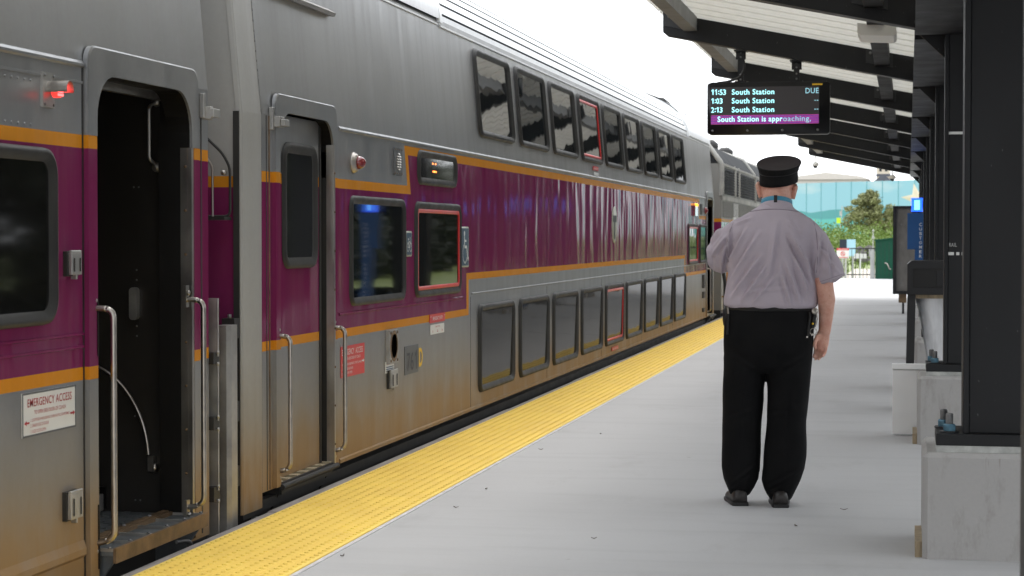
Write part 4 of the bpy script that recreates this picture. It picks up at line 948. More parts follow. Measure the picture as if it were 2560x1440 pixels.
m = MB(); m.bent([(-1.49, SY - .02, zb(-1.5) - .05), (-1.47, SY - .04, 2.93), (-1.50, SY - .05, 2.84), (-1.62, SY, 2.80), (-1.72, SY + .02, 2.79)], .012, .04, 8); m.build('cable', 'rubber', t)
# ------------------------------------------------------------------ things along the canopy line
m = MB(); m.box(-.102, .30, 14.12, 14.20, .012, .462, 0); m.prism([(14.115, .462), (14.205, .462), (14.19, .498), (14.13, .498)], -.104, .30, 'x', 0); m.box(-.098, .3, 14.116, 14.121, .455, .460, 1)
tag(m.build('white_board', ['whitepaint', 'galv'], None, bevel=.003, base=(.1, 14.16, 0)), 'white upright board standing on the platform behind the second pier', 'board')
b = thing('litter_bin', 'black hooded litter bin frame holding a clear plastic bag', 'litter bin', (.30, 16.2, 0))
m = MB(); m.prism([(-.004, .925), (.62, .925), (.62, 1.165), (.59, 1.192), (.026, 1.192), (-.004, 1.165)], 16.0, 16.5, 'y', 0); m.box(.04, .58, 15.992, 16.0, .985, 1.13, 1); m.box(.22, .58, 15.988, 15.993, 1.0, 1.115, 0); m.build('hood', ['blackpaint', 'leather'], b, bevel=.006)
for x in (-.002, .555):
    m = MB(); s = -.016 if x < 0 else .016; 
    for yy in (16.02,): m.rings([[(x + s * q, yy, z), (x + s * q + .064, yy, z), (x + s * q + .064, yy + .42, z), (x + s * q, yy + .42, z)] for z, q in ((0, 1), (.925, 0))], 0, True, False)
    m.build('leg', 'blackpaint', b, bevel=.004)
m = MB(); R = []
random.seed(8)
for i in range(13):
    q = i / 12; z = .925 - .84 * q; s = 1 - .42 * q; row = []
    for k in range(28):
        a = 2 * pi * k / 28; w = 1 + .05 * sin(5 * a + 3 * q) + .035 * sin(11 * a - 4 * q)
        sx = .245 * s * w; sy = .19 * s * w; row.append((.31 + .03 * q + math.copysign(abs(cos(a)) ** .7, cos(a)) * sx, 16.24 + math.copysign(abs(sin(a)) ** .7, sin(a)) * sy, z))
    R.append(row)
m.rings(R, 0, False); m.add(R[-1], [tuple(range(28))]); m.build('plastic_bag', 'bag', b)
m = MB(); m.box(.045, .55, 16.05, 16.056, .895, .925); m.build('bag_hoop', 'wood', b)
# tall notice board
b = thing('notice_board', 'tall black framed notice board seen edge on beyond the litter bin', 'notice board', (.1, 36.5, 0))
m = MB(); m.box(-.20, .42, 36.52, 36.56, .40, 1.90, 0)
for z in (.55, .9, 1.25, 1.6): 
    for x in (-.12, .1): m.lathe((x, 36.52, z), (0, -1, 0), [(.015, 0), (.012, .006)], 8, 1)
m.build('panel', ['boardback', 'bolt'], b)
m = MB(); m.box(-.265, -.20, 36.45, 36.6, .354, 1.932); m.box(.42, .48, 36.45, 36.6, .354, 1.932); m.box(-.20, .42, 36.46, 36.59, 1.89, 1.932); m.box(-.20, .42, 36.46, 36.59, .354, .41); m.build('frame', 'blackpaint', b)
m = MB(); m.box(-.16, -.02, 36.48, 36.55, .20, .354, 0); m.box(-.10, -.06, 36.5, 36.54, 0, .2, 1); m.build('post', ['rust', 'blackpaint'], b); m = MB(); m.box(.25, .29, 36.5, 36.54, 0, .354, 0); m.build('post', 'blackpaint', b)
def help_pillar(x, y, label):
    t = thing('help_pillar', label, 'help pillar', (x + .15, y + .12, 0), 'blue customer assistance pillars')
    m = MB(); m.box(x + .112, x + .282, y, y + .25, .06, 1.17); m.box(x - .012, x + .282, y, y + .25, 1.171, 1.775); m.build('pillar', 'bluepaint', t, bevel=.006)
    m = MB(); 
    for i, ch in enumerate('CUSTOMER ASSISTANCE'):
        if ch != ' ': text_into(m, ch, (x + .205, y - .0005, 1.56 - i * .0755), X_, Z_, .042 if ch != 'I' else .012, .052, 0, .01, .002, 'C')
    m.build('lettering', 'whitetext', t)
    m = MB(); m.box(x + .06, x + .23, y + .03, y + .22, 1.776, 1.80, 0); m.build('lamp_base', 'blackpaint', t)
    m = MB(); m.rings([[(x + .145 + u * s, y + .125 + w * s, z) for u, w in rrect(.19, .17, .02)] for z, s in ((1.80, 1), (1.86, .93), (1.96, .93), (2.025, 1))], 0, True, False); l = m.build('beacon', 'bluelit', t)
    m = MB(); m.box(x + .10, x + .19, y + .038, y + .046, 1.83, 1.99); m.build('beacon_glow', 'bluecore', l)
    m = MB(); m.box(x + .09, x + .30, y - .02, y + .28, 0, .06); m.build('base', 'galv', t)
    return t
help_pillar(.0, 34.0, 'blue customer assistance pillar topped by a lit blue beacon, beside the notice board')
help_pillar(2.35, 32.6, 'blue help pillar out to the right of the columns, its beacon mirrored in a coach window')
# domed cameras
def dome_cam(x, y, zt, zd, label):
    t = thing('dome_camera', label, 'security camera', (x, y, zt), 'domed cameras hanging under the last canopy beam')
    m = MB(); m.tube([(x, y, zt), (x, y, zd + .08)], .013, 8); m.build('rod', 'fixture', t)
    m = MB(); m.lathe((x, y, zd), (0, 0, 1), [(.075, 0), (.078, .05), (.05, .075), (.015, .095)], 16); m.build('housing', 'fixture', t)
    m = MB(); m.lathe((x, y, zd - .055), (0, 0, 1), [(.005, 0), (.04, .012), (.052, .055)], 14); m.build('dome', 'glass2', t)
dome_cam(-2.06, 45.7, zb(-2.06), 2.98, 'left domed camera hanging on a long rod from the canopy tip'); dome_cam(-.35, 45.7, zb(-.35), 2.68, 'right domed camera hanging lower, above the blue mural wall')
# ------------------------------------------------------------------ litter on the platform
random.seed(11)
lf = [(-2.39, 8.3), (-2.25, 9.9), (-2.254, 10.66), (-2.325, 12.71), (-.517, 9.58), (-1.4, 9.0), (-.31, 10.2), (-2.1, 13.8)]
wh = ['curled dry leaf nearest the lower left of the slab', 'dry leaf on the slab beside the yellow strip', 'small dry leaf just past another beside the strip', 'dry leaf far along the yellow strip edge', 'dry leaf scrap in front of the right shoe', 'leaf scrap in the open slab at the bottom', 'leaf scrap right of the shoes', 'tiny leaf scrap farthest along the strip', 'leaf scrap near the bottom edge of the slab', 'leaf scrap to the right of the trousers']
for (x, y), l in zip(lf, wh):
    m = MB(); a = random.uniform(0, 3); L = random.uniform(.010, .022); c, s = cos(a), sin(a)
    R = []
    for i in range(6):
        q = i / 5 - .5; w = .004 * (1 - (2 * q) ** 2) + .0015; R.append([(x + c * q * L * 2 - s * w, y + s * q * L * 2 + c * w, .003 + .010 * q * q * 2), (x + c * q * L * 2 + s * w, y + s * q * L * 2 - c * w, .003 + .012 * q * q * 2), (x + c * q * L * 2, y + s * q * L * 2, .006 + .010 * q * q * 2)])
    m.rings(R, 0); tag(m.build('dry_leaf', 'leafdry', None, base=(x, y, 0)), l, 'leaf', 'dry leaves on the platform')
# ------------------------------------------------------------------ far end of the platform
f = thing('metal_fence', 'black metal picket fence across the end of the platform', 'fence', (-.5, 67.9, 0))
m = MB()
for k in range(58): x = -2.6 + k * .125; m.box(x, x + .016, 67.9, 67.916, -.1, .98)
m.build('pickets', 'fence', f)
m = MB(); 
for z in (.10, .97): m.box(-2.6, 4.6, 67.895, 67.93, z, z + .035)
for k in range(5): x = -2.6 + 1.75 * k; m.box(x, x + .06, 67.88, 67.94, -.3, 1.03)
m.build('rails', 'fence', f)
c = thing('green_cabinet', 'dark green metal cabinet with sloped top and pale handle by the fence', 'cabinet', (-.6, 67.0, 0))
m = MB(); m.prism([(-1.05, 0), (.25, 0), (.25, 1.36), (-.95, 1.30), (-1.05, 1.24)], 66.6, 67.5, 'y', 0)
for k in range(9): m.box(-1.0 + k * .13, -.992 + k * .13, 66.59, 66.6, .05, 1.2, 1)
m.build('body', ['green', 'fence'], c)
m = MB(); m.prism([(-1.08, 1.25), (.28, 1.38), (.28, 1.42), (-1.08, 1.29)], 66.55, 67.55, 'y'); m.build('roof', 'green', c)
m = MB(); m.bent([(-.74, 66.58, .52), (-.68, 66.55, .52), (-.62, 66.55, .42), (-.60, 66.56, .33), (-.54, 66.56, .32)], .022, .03, 8); m.lathe((-.45, 66.6, 1.08), (0, -1, 0), [(.03, 0), (.03, .02)], 10); m.build('handle', 'chrome', c)
m = MB(); m.box(-1.22, -1.08, 66.9, 67.2, 0, .9); tag(m.build('steel_post', 'galv', None, base=(-1.15, 67, 0)), 'short grey steel post between the fence and the green cabinet', 'post')
def board_sign(name, x0, x1, z0, z1, y, mat, label, posts, pm_='galv', extra=None):
    t = thing(name, label, 'sign', ((x0 + x1) / 2, y, 0))
    m = MB(); m.box(x0, x1, y, y + .03, z0, z1); m.build('face', mat, t, bevel=.004)
    if posts:
        m = MB()
        for px in posts: m.box(px - .03, px + .03, y + .03, y + .09, -.3, z1 - .02)
        m.build('post', pm_, t)
    if extra:
        q = MB(); mats = []
        for i, (a, b, c_, d, mt) in enumerate(extra): q.box(a, b, y - .008, y, c_, d, i); mats.append(mt)
        q.build('marking', mats, t)
    return t
t = board_sign('warning_sign', -2.34, -1.93, .66, 1.0, 67.8, 'whitesign', 'red and white warning sign fixed to the platform end fence', [-2.04], 'galv', [(-2.34, -1.93, .93, 1.0, 'redsign'), (-2.30, -1.97, .68, .70, 'redsign')])
m = MB()
R0 = circ(-2.135, .815, .075, n=18)[:-1]; R1 = circ(-2.135, .815, .055, n=18)[:-1]
m.add([(a, 67.785, b) for a, b in R0 + R1], [(k, (k + 1) % 18, 18 + (k + 1) % 18, 18 + k) for k in range(18)]); m.add([(-2.185, 67.784, .85), (-2.17, 67.784, .865), (-2.085, 67.784, .78), (-2.1, 67.784, .765)], [(0, 1, 2, 3)]); m.build('prohibition_symbol', 'redsign', t)
m = MB(); text_into(m, 'WARNING', (-2.135, 67.789, .945), X_, Z_, .3, .038, 0, .01, .001, 'C'); m.build('lettering', 'whitetext', t)
t = board_sign('info_panel', -2.30, -1.76, .72, 1.29, 69.5, 'lightblue', 'black and pale blue panel standing behind the fence and the warning sign', [-2.2, -1.85], 'galv', [(-2.30, -2.06, .92, 1.29, 'navy')])
board_sign('small_sign', -1.80, -1.38, .64, .80, 69.2, 'whitesign', 'blank white name board on a post behind the fence', [-1.6], 'whitepaint')
board_sign('meter_box', -1.30, -1.12, .70, 1.0, 68.8, 'galv', 'small grey box on a post left of the green cabinet', [-1.2])
# meadow bank
def terrain(name, x0, x1, nx, y0, y1, ny, fz, mat):
    m = MB(); vs = []
    for j in range(ny + 1):
        for i in range(nx + 1):
            x = x0 + (x1 - x0) * i / nx; y = y0 + (y1 - y0) * j / ny; vs.append((x, y, fz(x, y)))
    m.add(vs, [(j * (nx + 1) + i, j * (nx + 1) + i + 1, (j + 1) * (nx + 1) + i + 1, (j + 1) * (nx + 1) + i) for j in range(ny) for i in range(nx)], 0, True)
    return struct(m.build(name, mat))
bank = lambda x, y: -.45 + 1.75 * max(0, min(1, (y - 74) / 125)) ** 1.1 + .18 * noise.noise(Vector((x * .15, y * .08, 0)))
terrain('grass_bank', -60, 60, 60, 67.7, 300, 60, bank, 'grass')
m = MB(); m.add([(-2.6, 70, bank(-2, 70) + .06), (-1.2, 70, bank(-1.4, 70) + .06), (-1.0, 92, bank(-1, 92) + .12), (-2.4, 92, bank(-2.4, 92) + .12)], [(0, 1, 2, 3)]); struct(m.build('gravel_path', pm('pale_gravel', (.42, .38, .32), .9, var=.25, vs=(2, 2, 2))))
def leaves(m, c, rx, ry, rz, n, s, mi=0, seed=0):
    rnd = random.Random(seed)
    for _ in range(n):
        while True:
            p = Vector((rnd.uniform(-1, 1), rnd.uniform(-1, 1), rnd.uniform(-1, 1)))
            if p.length < 1: break
        p = p * (p.length ** -.35 if p.length > .05 else 1)
        q = Vector((c[0] + p.x * rx, c[1] + p.y * ry, c[2] + p.z * rz))
        a = Vector((rnd.gauss(0, 1), rnd.gauss(0, 1), rnd.gauss(0, .8))).normalized(); b = a.cross(Vector((rnd.gauss(0, 1), rnd.gauss(0, 1), rnd.gauss(0, 1)))).normalized(); k = s * rnd.uniform(.6, 1.4)
        m.add([q - a * k, q + b * k * .55, q + a * k, q - b * k * .55], [(0, 1, 2, 3)], mi)
# shrubs over the bank
m = MB(); random.seed(5)
for k in range(330):
    y = random.uniform(100, 205); x = random.uniform(-.075 * y - 3, .02 * y + 6); r = random.uniform(.5, 1.5) * y / 160
    leaves(m, (x, y, bank(x, y) + r * .4), r * 1.4, r, r * .7, 90, .105 * y / 160, 0, k)
o = m.build('shrubs', 'shrub', keepn=True); o['kind'] = 'stuff'; o['label'] = 'low green shrubs covering the bank behind the fence'
o['category'] = 'shrubs'
m = MB(); random.seed(6)
for k in range(1500):
    y = random.uniform(70, 108); x = random.uniform(-5, 4); h = random.uniform(.08, .28); z = bank(x, y); dx = random.uniform(-.08, .08)
    m.add([(x - .03, y, z), (x + .03, y, z), (x + dx, y, z + h)], [(0, 1, 2)])
o = m.build('tall_grass', 'shrub', keepn=True); o['kind'] = 'stuff'; o['label'] = 'rough green grass behind the platform end fence'; o['category'] = 'grass'
# rocks
t = MB(); rnd = random.Random(4)
for k in range(16):
    c = Vector((rnd.uniform(-2.75, -1.85), 108 + rnd.uniform(-1, 1), bank(-2, 108) + .15 + rnd.uniform(0, .8))); r = rnd.uniform(.14, .28)
    pts = [Vector((rnd.gauss(0, 1), rnd.gauss(0, 1), rnd.gauss(0, 1))).normalized() * r * rnd.uniform(.8, 1.15) for _ in range(14)]
    bm = bmesh.new(); [bm.verts.new(c + Vector((p.x * 1.4, p.y, p.z))) for p in pts]; bmesh.ops.convex_hull(bm, input=bm.verts[:]); bm.verts.ensure_lookup_table(); bm.verts.index_update()
    t.add([v.co.copy() for v in bm.verts], [tuple(v.index for v in f_.verts) for f_ in bm.faces]); bm.free()
tag(t.build('rock_pile', 'rock', None, base=(-2.3, 108, bank(-2, 108))), 'heap of dark grey rocks among the shrubs', 'rock pile')
m = MB(); m.tube([(-1.75, 104, bank(-1.75, 104)), (-1.75, 104, 1.66)], .03, 8); m.box(-1.83, -1.67, 103.9, 104.1, 1.28, 1.40); m.lathe((-1.75, 104, 1.62), (0, 0, 1), [(.05, 0), (.06, .08), (.02, .14)], 10)
tag(m.build('signal_post', 'galv', None, base=(-1.75, 104, 1)), 'slim white post beside the rock heap', 'post')
# tree
def tree(name, label, x, y, z0, h, rx, seed, n=120, trunk=True, mat='leaf', ls=.16, per=70):
    rnd = random.Random(seed); t = thing(name, label, 'tree', (x, y, z0))
    m = MB(); pts = [Vector((x, y, z0 - .2)), Vector((x + .1, y, z0 + h * .2)), Vector((x - .05, y, z0 + h * .5)), Vector((x + .05, y, z0 + h * .85))]
    m.tube(pts, [h * .035, h * .028, h * .018, h * .006], 9)
    limb = []
    for k in range(14):
        a = rnd.uniform(0, 2 * pi); f = rnd.uniform(.15, .75); p = pts[1] * (1 - f) + pts[3] * f
        e = p + Vector((cos(a) * rx * rnd.uniform(.5, .85), sin(a) * rx * rnd.uniform(.4, .7), h * rnd.uniform(.05, .22))); m.tube([p, (p + e) / 2 + Vector((0, 0, .1)), e], [h * .013, h * .009, h * .004], 6); limb.append(e)
    m.build('trunk', 'bark', t)
    m = MB()
    for k in range(n):
        a = rnd.uniform(0, 2 * pi); u = rnd.random(); rr = sqrt(rnd.random()); zz = rnd.random()
        w = (sin(pi * min(1, zz * .85 + .18)) ** .8) * (1 + .25 * sin(3 * a + seed))
        c = (x + cos(a) * rx * rr * w, y + sin(a) * rx * .8 * rr * w, z0 + h * (.10 + .86 * zz)); s = rnd.uniform(.30, .62) * rx / 3
        leaves(m, c, s * 1.3, s * 1.2, s * .8, per, ls, 0, seed * 1000 + k)
    m.build('crown', mat, t); 
    return t
tree('leafy_tree', 'rounded green tree standing in front of the blue mural wall', -3.95, 214, 1.4, 4.9, 2.75, 21, n=110, ls=.13, per=110)
tree('leafy_tree', 'low bushy tree against the mural wall right of the rounded tree', -1.9, 216, 1.4, 3.0, 1.9, 22, n=50, ls=.13, per=80)
m = MB(); p = (-6.75, 205); m.tube([(p[0], p[1], 2.0), (p[0] + .1, p[1], 3.0), (p[0] + .2, p[1], 4.5)], .045, 8, 0); m.box(p[0] - .35, p[0] + .05, p[1] - .06, p[1] - .03, 2.75, 3.30, 1); m.box(p[0] - .05, p[0] + .2, p[1] - .06, p[1] - .03, 3.5, 4.0, 0)
tag(m.build('crossing_sign', ['galv', 'limesign'], None, base=(p[0], p[1], 2)), 'lime yellow road sign on a grey pole left of the tree', 'road sign')
# mural wall: blue sky over green sea bands, printed on tall glass-like panels
mm, nt, b = new('mural_panels'); M['mural'] = mm
g = N(nt, 'ShaderNodeNewGeometry'); s = N(nt, 'ShaderNodeSeparateXYZ'); nt.links.new(g.outputs['Position'], s.inputs[0])
wv = noi(nt, (.09, .02, .02), 1, 3); zz = math_(nt, 'ADD', s.outputs[2], math_(nt, 'MULTIPLY', wv, 3.2))
c = mixc(nt, ramp(nt, zz, 6.55, 6.65), (.075, .30, .32), (.25, .48, .58))
c = mixc(nt, ramp(nt, math_(nt, 'ADD', s.outputs[2], math_(nt, 'MULTIPLY', noi(nt, (.06, .02, .02), 1, 1), 5.0)), 6.3, 6.5), (.10, .44, .42), c)
cl = noi(nt, (.16, .1, .35), 1, 5); c = mixc(nt, ramp(nt, math_(nt, 'MULTIPLY', cl, ramp(nt, s.outputs[2], 6.2, 7.2)), .5, .72, 0, .7), c, (.48, .58, .62))
setc(nt, b.inputs['Base Color'], c); b.inputs['Roughness'].default_value = .35
w = thing('mural_wall', 'long blue and turquoise mural wall of tall panels closing the view', 'wall', (-5, 268, 0))
wy = lambda x: 262 - x * .9
m = MB(); xs = [-32 + 2.05 * k for k in range(26)]
for a, e in zip(xs[:-1], xs[1:]):
    f_ = .04; m.add([(a + f_, wy(a + f_), 0), (e - f_, wy(e - f_), 0), (e - f_, wy(e), 8.65), (a + f_, wy(a), 8.65), (a + f_, wy(a) + .3, 0), (e - f_, wy(e) + .3, 0), (e - f_, wy(e) + .3, 8.65), (a + f_, wy(a) + .3, 8.65)], [(0, 1, 2, 3), (7, 6, 5, 4), (0, 3, 7, 4), (1, 5, 6, 2), (3, 2, 6, 7)])
m.build('panels', 'mural', w)
m = MB()
for x in xs: m.box(x - .05, x + .05, wy(x) - .02, wy(x) + .35, 0, 8.7)
m.build('mullions', pm('mural_joint', (.12, .34, .40), .5, var=0), w)
h = thing('pale_building', 'pale building with a very low pitched roof rising just above the mural wall', 'building', (-10, 330, 0))
m = MB(); m.box(-19, -6.5, 326, 345, 0, 10.6); m.box(-18.9, -6.6, 325.9, 325.95, 9.6, 9.9); m.build('wall', 'pale', h)
m = MB(); m.prism([(-19.4, 10.6), (-6.1, 10.6), (-7.5, 11.1), (-13, 11.75), (-18, 11.1)], 325.6, 345.5, 'y'); m.build('roof', 'pale', h)
h = thing('clock_tower', 'small cream tower with a gabled dormer at its foot, above the mural wall', 'tower', (-4.6, 400, 0))
m = MB(); m.box(-6.1, -3.5, 399, 402, 0, 15.8); m.build('wall', 'cream', h)
m = MB(); m.box(-6.3, -3.3, 398.8, 402.2, 15.8, 16.2); m.prism([(-6.3, 16.2), (-3.3, 16.2), (-4.8, 18.4)], 398.8, 402.2, 'y'); m.build('roof', 'slate', h)
m = MB(); m.prism([(-6.9, 12.0), (-2.7, 12.0), (-4.8, 13.6)], 396.5, 399, 'y', 0); m.box(-6.3, -3.3, 396.7, 399, 0, 12.0, 1); m.box(-6.2, -3.4, 398.9, 399, 13.2, 13.7, 0); m.build('dormer', ['slate', 'cream'], h)
for x in (-5.6, -4.5):
    m = MB(); m.box(x, x + .5, 398.93, 398.99, 14.2, 15.4); m.build('window', 'glass2', h)
# star sculpture
m = MB(); cx, cz = 1.05, 6.05
pts = []
for k in range(10):
    a = radians(90 + 36 * k + 12); r = 1.95 if k % 2 == 0 else .75; pts.append((cx + r * cos(a), cz + r * sin(a)))
ctr = [(cx, 250.0, cz), (cx, 251.0, cz)]
fr = [(x, 250.45, z) for x, z in pts]; m.add([ctr[0]] + fr, [(0, 1 + k, 1 + (k + 1) % 10) for k in range(10)], 0, True); m.add([ctr[1]] + fr, [(0, 1 + (k + 1) % 10, 1 + k) for k in range(10)], 0, True); m.tube([(cx, 250.5, 2.0), (cx, 250.5, 5.6)], .2, 8, 0)
tag(m.build('star_sculpture', 'cream', None, base=(cx, 250.5, 2)), 'cream star shaped sculpture before the mural wall, by the last column', 'sculpture')
# what stands on the far side of the platform (mirrored in the coach): trees and a low grey building
m = MB(); random.seed(17)
def blob(m, c, r, mi, seed):
    """uneven inner mass of a bush: keeps daylight from showing through its middle"""
    R = []
    for i in range(1, 8):
        t = pi * i / 8; R.append([(c[0] + r[0] * sin(t) * cos(a) * q, c[1] + r[1] * sin(t) * sin(a) * q, c[2] + r[2] * cos(t) * q) for a, q in [(2 * pi * k / 12, 1 + .28 * noise.noise(Vector((cos(2 * pi * k / 12) * 2 + seed, sin(2 * pi * k / 12) * 2, t * 2)))) for k in range(12)]])
    m.rings(R, mi)
for k in range(110):
    y = -14 + k * 1.9; x = random.uniform(15, 19) + max(0, y - 60) * .03; r = random.uniform(1.5, 2.4)
    blob(m, (x + .6, y, -1.2 + r), (r * .7, r * .75, r * .8), 0, k); leaves(m, (x + .3, y, -1.1 + r), r * 1.2, r * 1.2, r * 1.05, 300, .24, 0, 900 + k)
    r2 = r * random.uniform(.7, 1.3); blob(m, (x + 1.6, y, 1.6 + r2), (r * .65, r * .75, r2 * .7), 0, k + 50); leaves(m, (x + 1.5, y, 1.7 + r2), r * 1.15, r * 1.25, r2 * 1.1, 300, .24, 0, 1900 + k)
    m.tube([(x + 1.5, y, -1.5), (x + 1.55, y + .1, .6), (x + 1.6, y, 2.4)], [.16, .13, .08], 7, 1)
o = m.build('tree_belt', ['beltleaf', 'bark'], keepn=True); o['kind'] = 'stuff'; o['label'] = 'belt of trees on the far side of the platform, mirrored in the coach windows'; o['category'] = 'trees'
# ------------------------------------------------------------------ the officer
MY = 10.34
PX = lambda p: -.755 + (p - 1895) / 488.; PZ = lambda p: .013 + (1257 - p) / 487.
man = thing('person', 'man in mauve grey short sleeved shirt, black trousers and black cap, seen from behind', 'person', (-.755, MY, 0))
def ell(cx, cy, z, rx, ry, n=40, e=1.0, tilt=0., roll=0.):
    out = []
    for k in range(n):
        a = 2 * pi * k / n; c, s = cos(a), sin(a)
        x = math.copysign(abs(c) ** e, c) * rx; y = math.copysign(abs(s) ** e, s) * ry
        out.append((cx + x, cy + y, z + y * tilt + x * roll))
    return out
def limb(m, pts, n=20, mi=0):
    """tapering limb: pts = (point, radius[, flatten]) with spherical ends"""
    P = [Vector(p[0]) for p in pts]; R = [p[1] for p in pts]
    d0 = (P[0] - P[1]).normalized(); d1 = (P[-1] - P[-2]).normalized(); pp = []; rr = []
    for k in (1.0, .87, .5): pp.append(P[0] + d0 * R[0] * k); rr.append(R[0] * sqrt(max(0.0004, 1 - k * k)))
    pp += P; rr += R
    for k in (.5, .87, 1.0): pp.append(P[-1] + d1 * R[-1] * k); rr.append(R[-1] * sqrt(max(0.0004, 1 - k * k)))
    m.tube(pp, rr, n, mi)
def remesh(m, name, mat, voxel, smooth=4, disp=None, parent=man, it=None):
    me = bpy.data.meshes.new('tmp'); me.from_pydata([tuple(v) for v in m.v], [], m.f); o = bpy.data.objects.new('tmp', me); COL.objects.link(o)
    bm = bmesh.new(); bm.from_mesh(me); bmesh.ops.recalc_face_normals(bm, faces=bm.faces[:]); bm.to_mesh(me); bm.free()
    md = o.modifiers.new('r', 'REMESH'); md.mode = 'VOXEL'; md.voxel_size = voxel; md.use_smooth_shade = True
    if smooth: s = o.modifiers.new('s', 'SMOOTH'); s.factor = .5; s.iterations = smooth
    bpy.context.view_layer.update(); dg = bpy.context.evaluated_depsgraph_get()
    nm = bpy.data.meshes.new_from_object(o.evaluated_get(dg)); bpy.data.objects.remove(o)
    if disp:
        co = [v.co.copy() for v in nm.vertices]; no = [v.normal.copy() for v in nm.vertices]
        for v, c, q in zip(nm.vertices, co, no): v.co = c + disp(c, q)
    off = parent_loc(parent)
    for v in nm.vertices: v.co -= off
    nm.materials.clear(); nm.materials.append(M[mat]); nm.name = name
    for p in nm.polygons: p.use_smooth = True; p.material_index = 0
    r = bpy.data.objects.new(name, nm); COL.objects.link(r); r.parent = parent; return r
# --- body: head, neck, trunk, arms, hands and legs as one surface
HX, HZ = PX(1940), PZ(468)
m = MB(); HY = MY + .03
m.rings([ell(HX, HY + .005, HZ - .115, .050, .060), ell(HX, HY + .02, HZ - .095, .062, .082), ell(HX, HY + .022, HZ - .06, .073, .096), ell(HX, HY + .018, HZ - .01, .080, .102), ell(HX, HY + .01, HZ + .03, .080, .103), ell(HX, HY + .01, HZ + .06, .066, .086), ell(HX, HY + .012, HZ + .078, .04, .055), ell(HX, HY + .012, HZ + .083, .01, .012)])
m.rings([ell(PX(1938), MY - .0, PZ(560), .095, .085), ell(PX(1939), MY + .0, PZ(520), .080, .078), ell(PX(1940), MY + .008, PZ(498), .074, .078), ell(PX(1940), MY + .018, PZ(476), .070, .078), ell(PX(1940), MY + .02, PZ(455), .055, .06)])
for k in range(0): m.rings([ell(HX, MY - .052 + .004 * k, PZ(496) + .022 * k, .058, .026, 20), ell(HX, MY - .056 + .004 * k, PZ(496) + .022 * k + .010, .060, .030, 20), ell(HX, MY - .052 + .004 * k, PZ(496) + .022 * k + .020, .058, .026, 20)])
limb(m, [((HX, HY + .115, HZ + .005), .012), ((HX, HY + .135, HZ - .022), .016)], 12)                # nose
limb(m, [((HX - .02, HY + .106, HZ - .058), .008), ((HX + .02, HY + .106, HZ - .058), .008)], 10)     # lips
limb(m, [((HX - .028, HY + .10, HZ + .022), .011), ((HX - .014, HY + .105, HZ + .024), .009)], 10); limb(m, [((HX + .028, HY + .10, HZ + .022), .011), ((HX + .014, HY + .105, HZ + .024), .009)], 10)
for s, ex, z0, z1 in ((-1, PX(1895), PZ(491), PZ(456)), (1, PX(1984), PZ(495), PZ(461))):              # ears
    limb(m, [((ex - s * .004, HY + .0, z0), .008), ((ex + s * .002, HY - .010, (z0 + z1) / 2 - .005), .010), ((ex + s * .008, HY - .014, z1 - .012), .011), ((ex + s * .004, HY + .004, z1), .009)], 12)
    limb(m, [((ex - s * .010, HY + .012, z0 + .02), .012), ((ex - s * .008, HY + .012, z1 - .02), .012)], 10)
m.rings([ell(PX(1925), MY + .02, PZ(790), .16, .10), ell(PX(1925), MY + .03, PZ(740), .165, .105), ell(PX(1928), MY + .02, PZ(660), .155, .095), ell(PX(1930), MY + .01, PZ(590), .16, .075), ell(PX(1935), MY + .005, PZ(556), .12, .06), ell(PX(1938), MY, PZ(520), .06, .06)])
LS, LE, LW, LH = (PX(1836), MY, PZ(588)), (PX(1795), MY + .10, PZ(655)), (PX(1850), MY + .33, PZ(628)), (PX(1866), MY + .40, PZ(622))
limb(m, [(LS, .048), (LE, .046)]); limb(m, [(LE, .046), ((PX(1815), MY + .19, PZ(645)), .044), (LW, .030)])
RS, RE, RW = (PX(2026), MY, PZ(590)), (PX(2060), MY - .02, PZ(712)), (PX(2060), MY + .02, PZ(828))
limb(m, [(RS, .048), (RE, .0475)]); limb(m, [(RE, .0455), ((PX(2065), MY - .005, PZ(748)), .0445), ((PX(2063), MY + .01, PZ(795)), .036), (RW, .031)])
def finger(m, pts, r0, r1): limb(m, [(p, r0 + (r1 - r0) * i / (len(pts) - 1)) for i, p in enumerate(pts)], 12)
# right hand hangs, palm turned back, fingers curling
hx = lambda p: PX(p)
m.rings([[(x, y, PZ(pz) + 0) for x, y in [(PX(cx) + a * rx, MY + .02 + dy + b * ry) for a, b in [(cos(2 * pi * k / 20), sin(2 * pi * k / 20)) for k in range(20)]]] for pz, cx, rx, ry, dy in ((822, 2060, .030, .024, 0), (834, 2056, .034, .025, 0), (848, 2053, .039, .025, .004), (862, 2051, .039, .022, .006), (872, 2050, .034, .017, .006))])
for i, (fx_, dx2, L, dy) in enumerate(((2064, -5, 21, -.012), (2056, -6, 25, -.006), (2046, -5, 26, .004), (2038, -3, 23, .014))):
    z0 = PZ(868 - (3 if i in (0, 3) else 0)); y0 = MY + .028 + dy
    L = L / 487.
    finger(m, [(PX(fx_), y0, z0), (PX(fx_ + dx2 * .35), y0 - .006, z0 - L * .55), (PX(fx_ + dx2), y0 - .018, z0 - L * .95), (PX(fx_ + dx2 * 1.6), y0 - .034, z0 - L * 1.12)], .0098, .0075)
finger(m, [(PX(2044), MY + .0, PZ(838)), (PX(2038), MY - .014, PZ(850)), (PX(2036), MY - .022, PZ(861)), (PX(2038), MY - .022, PZ(869))], .0135, .0085)
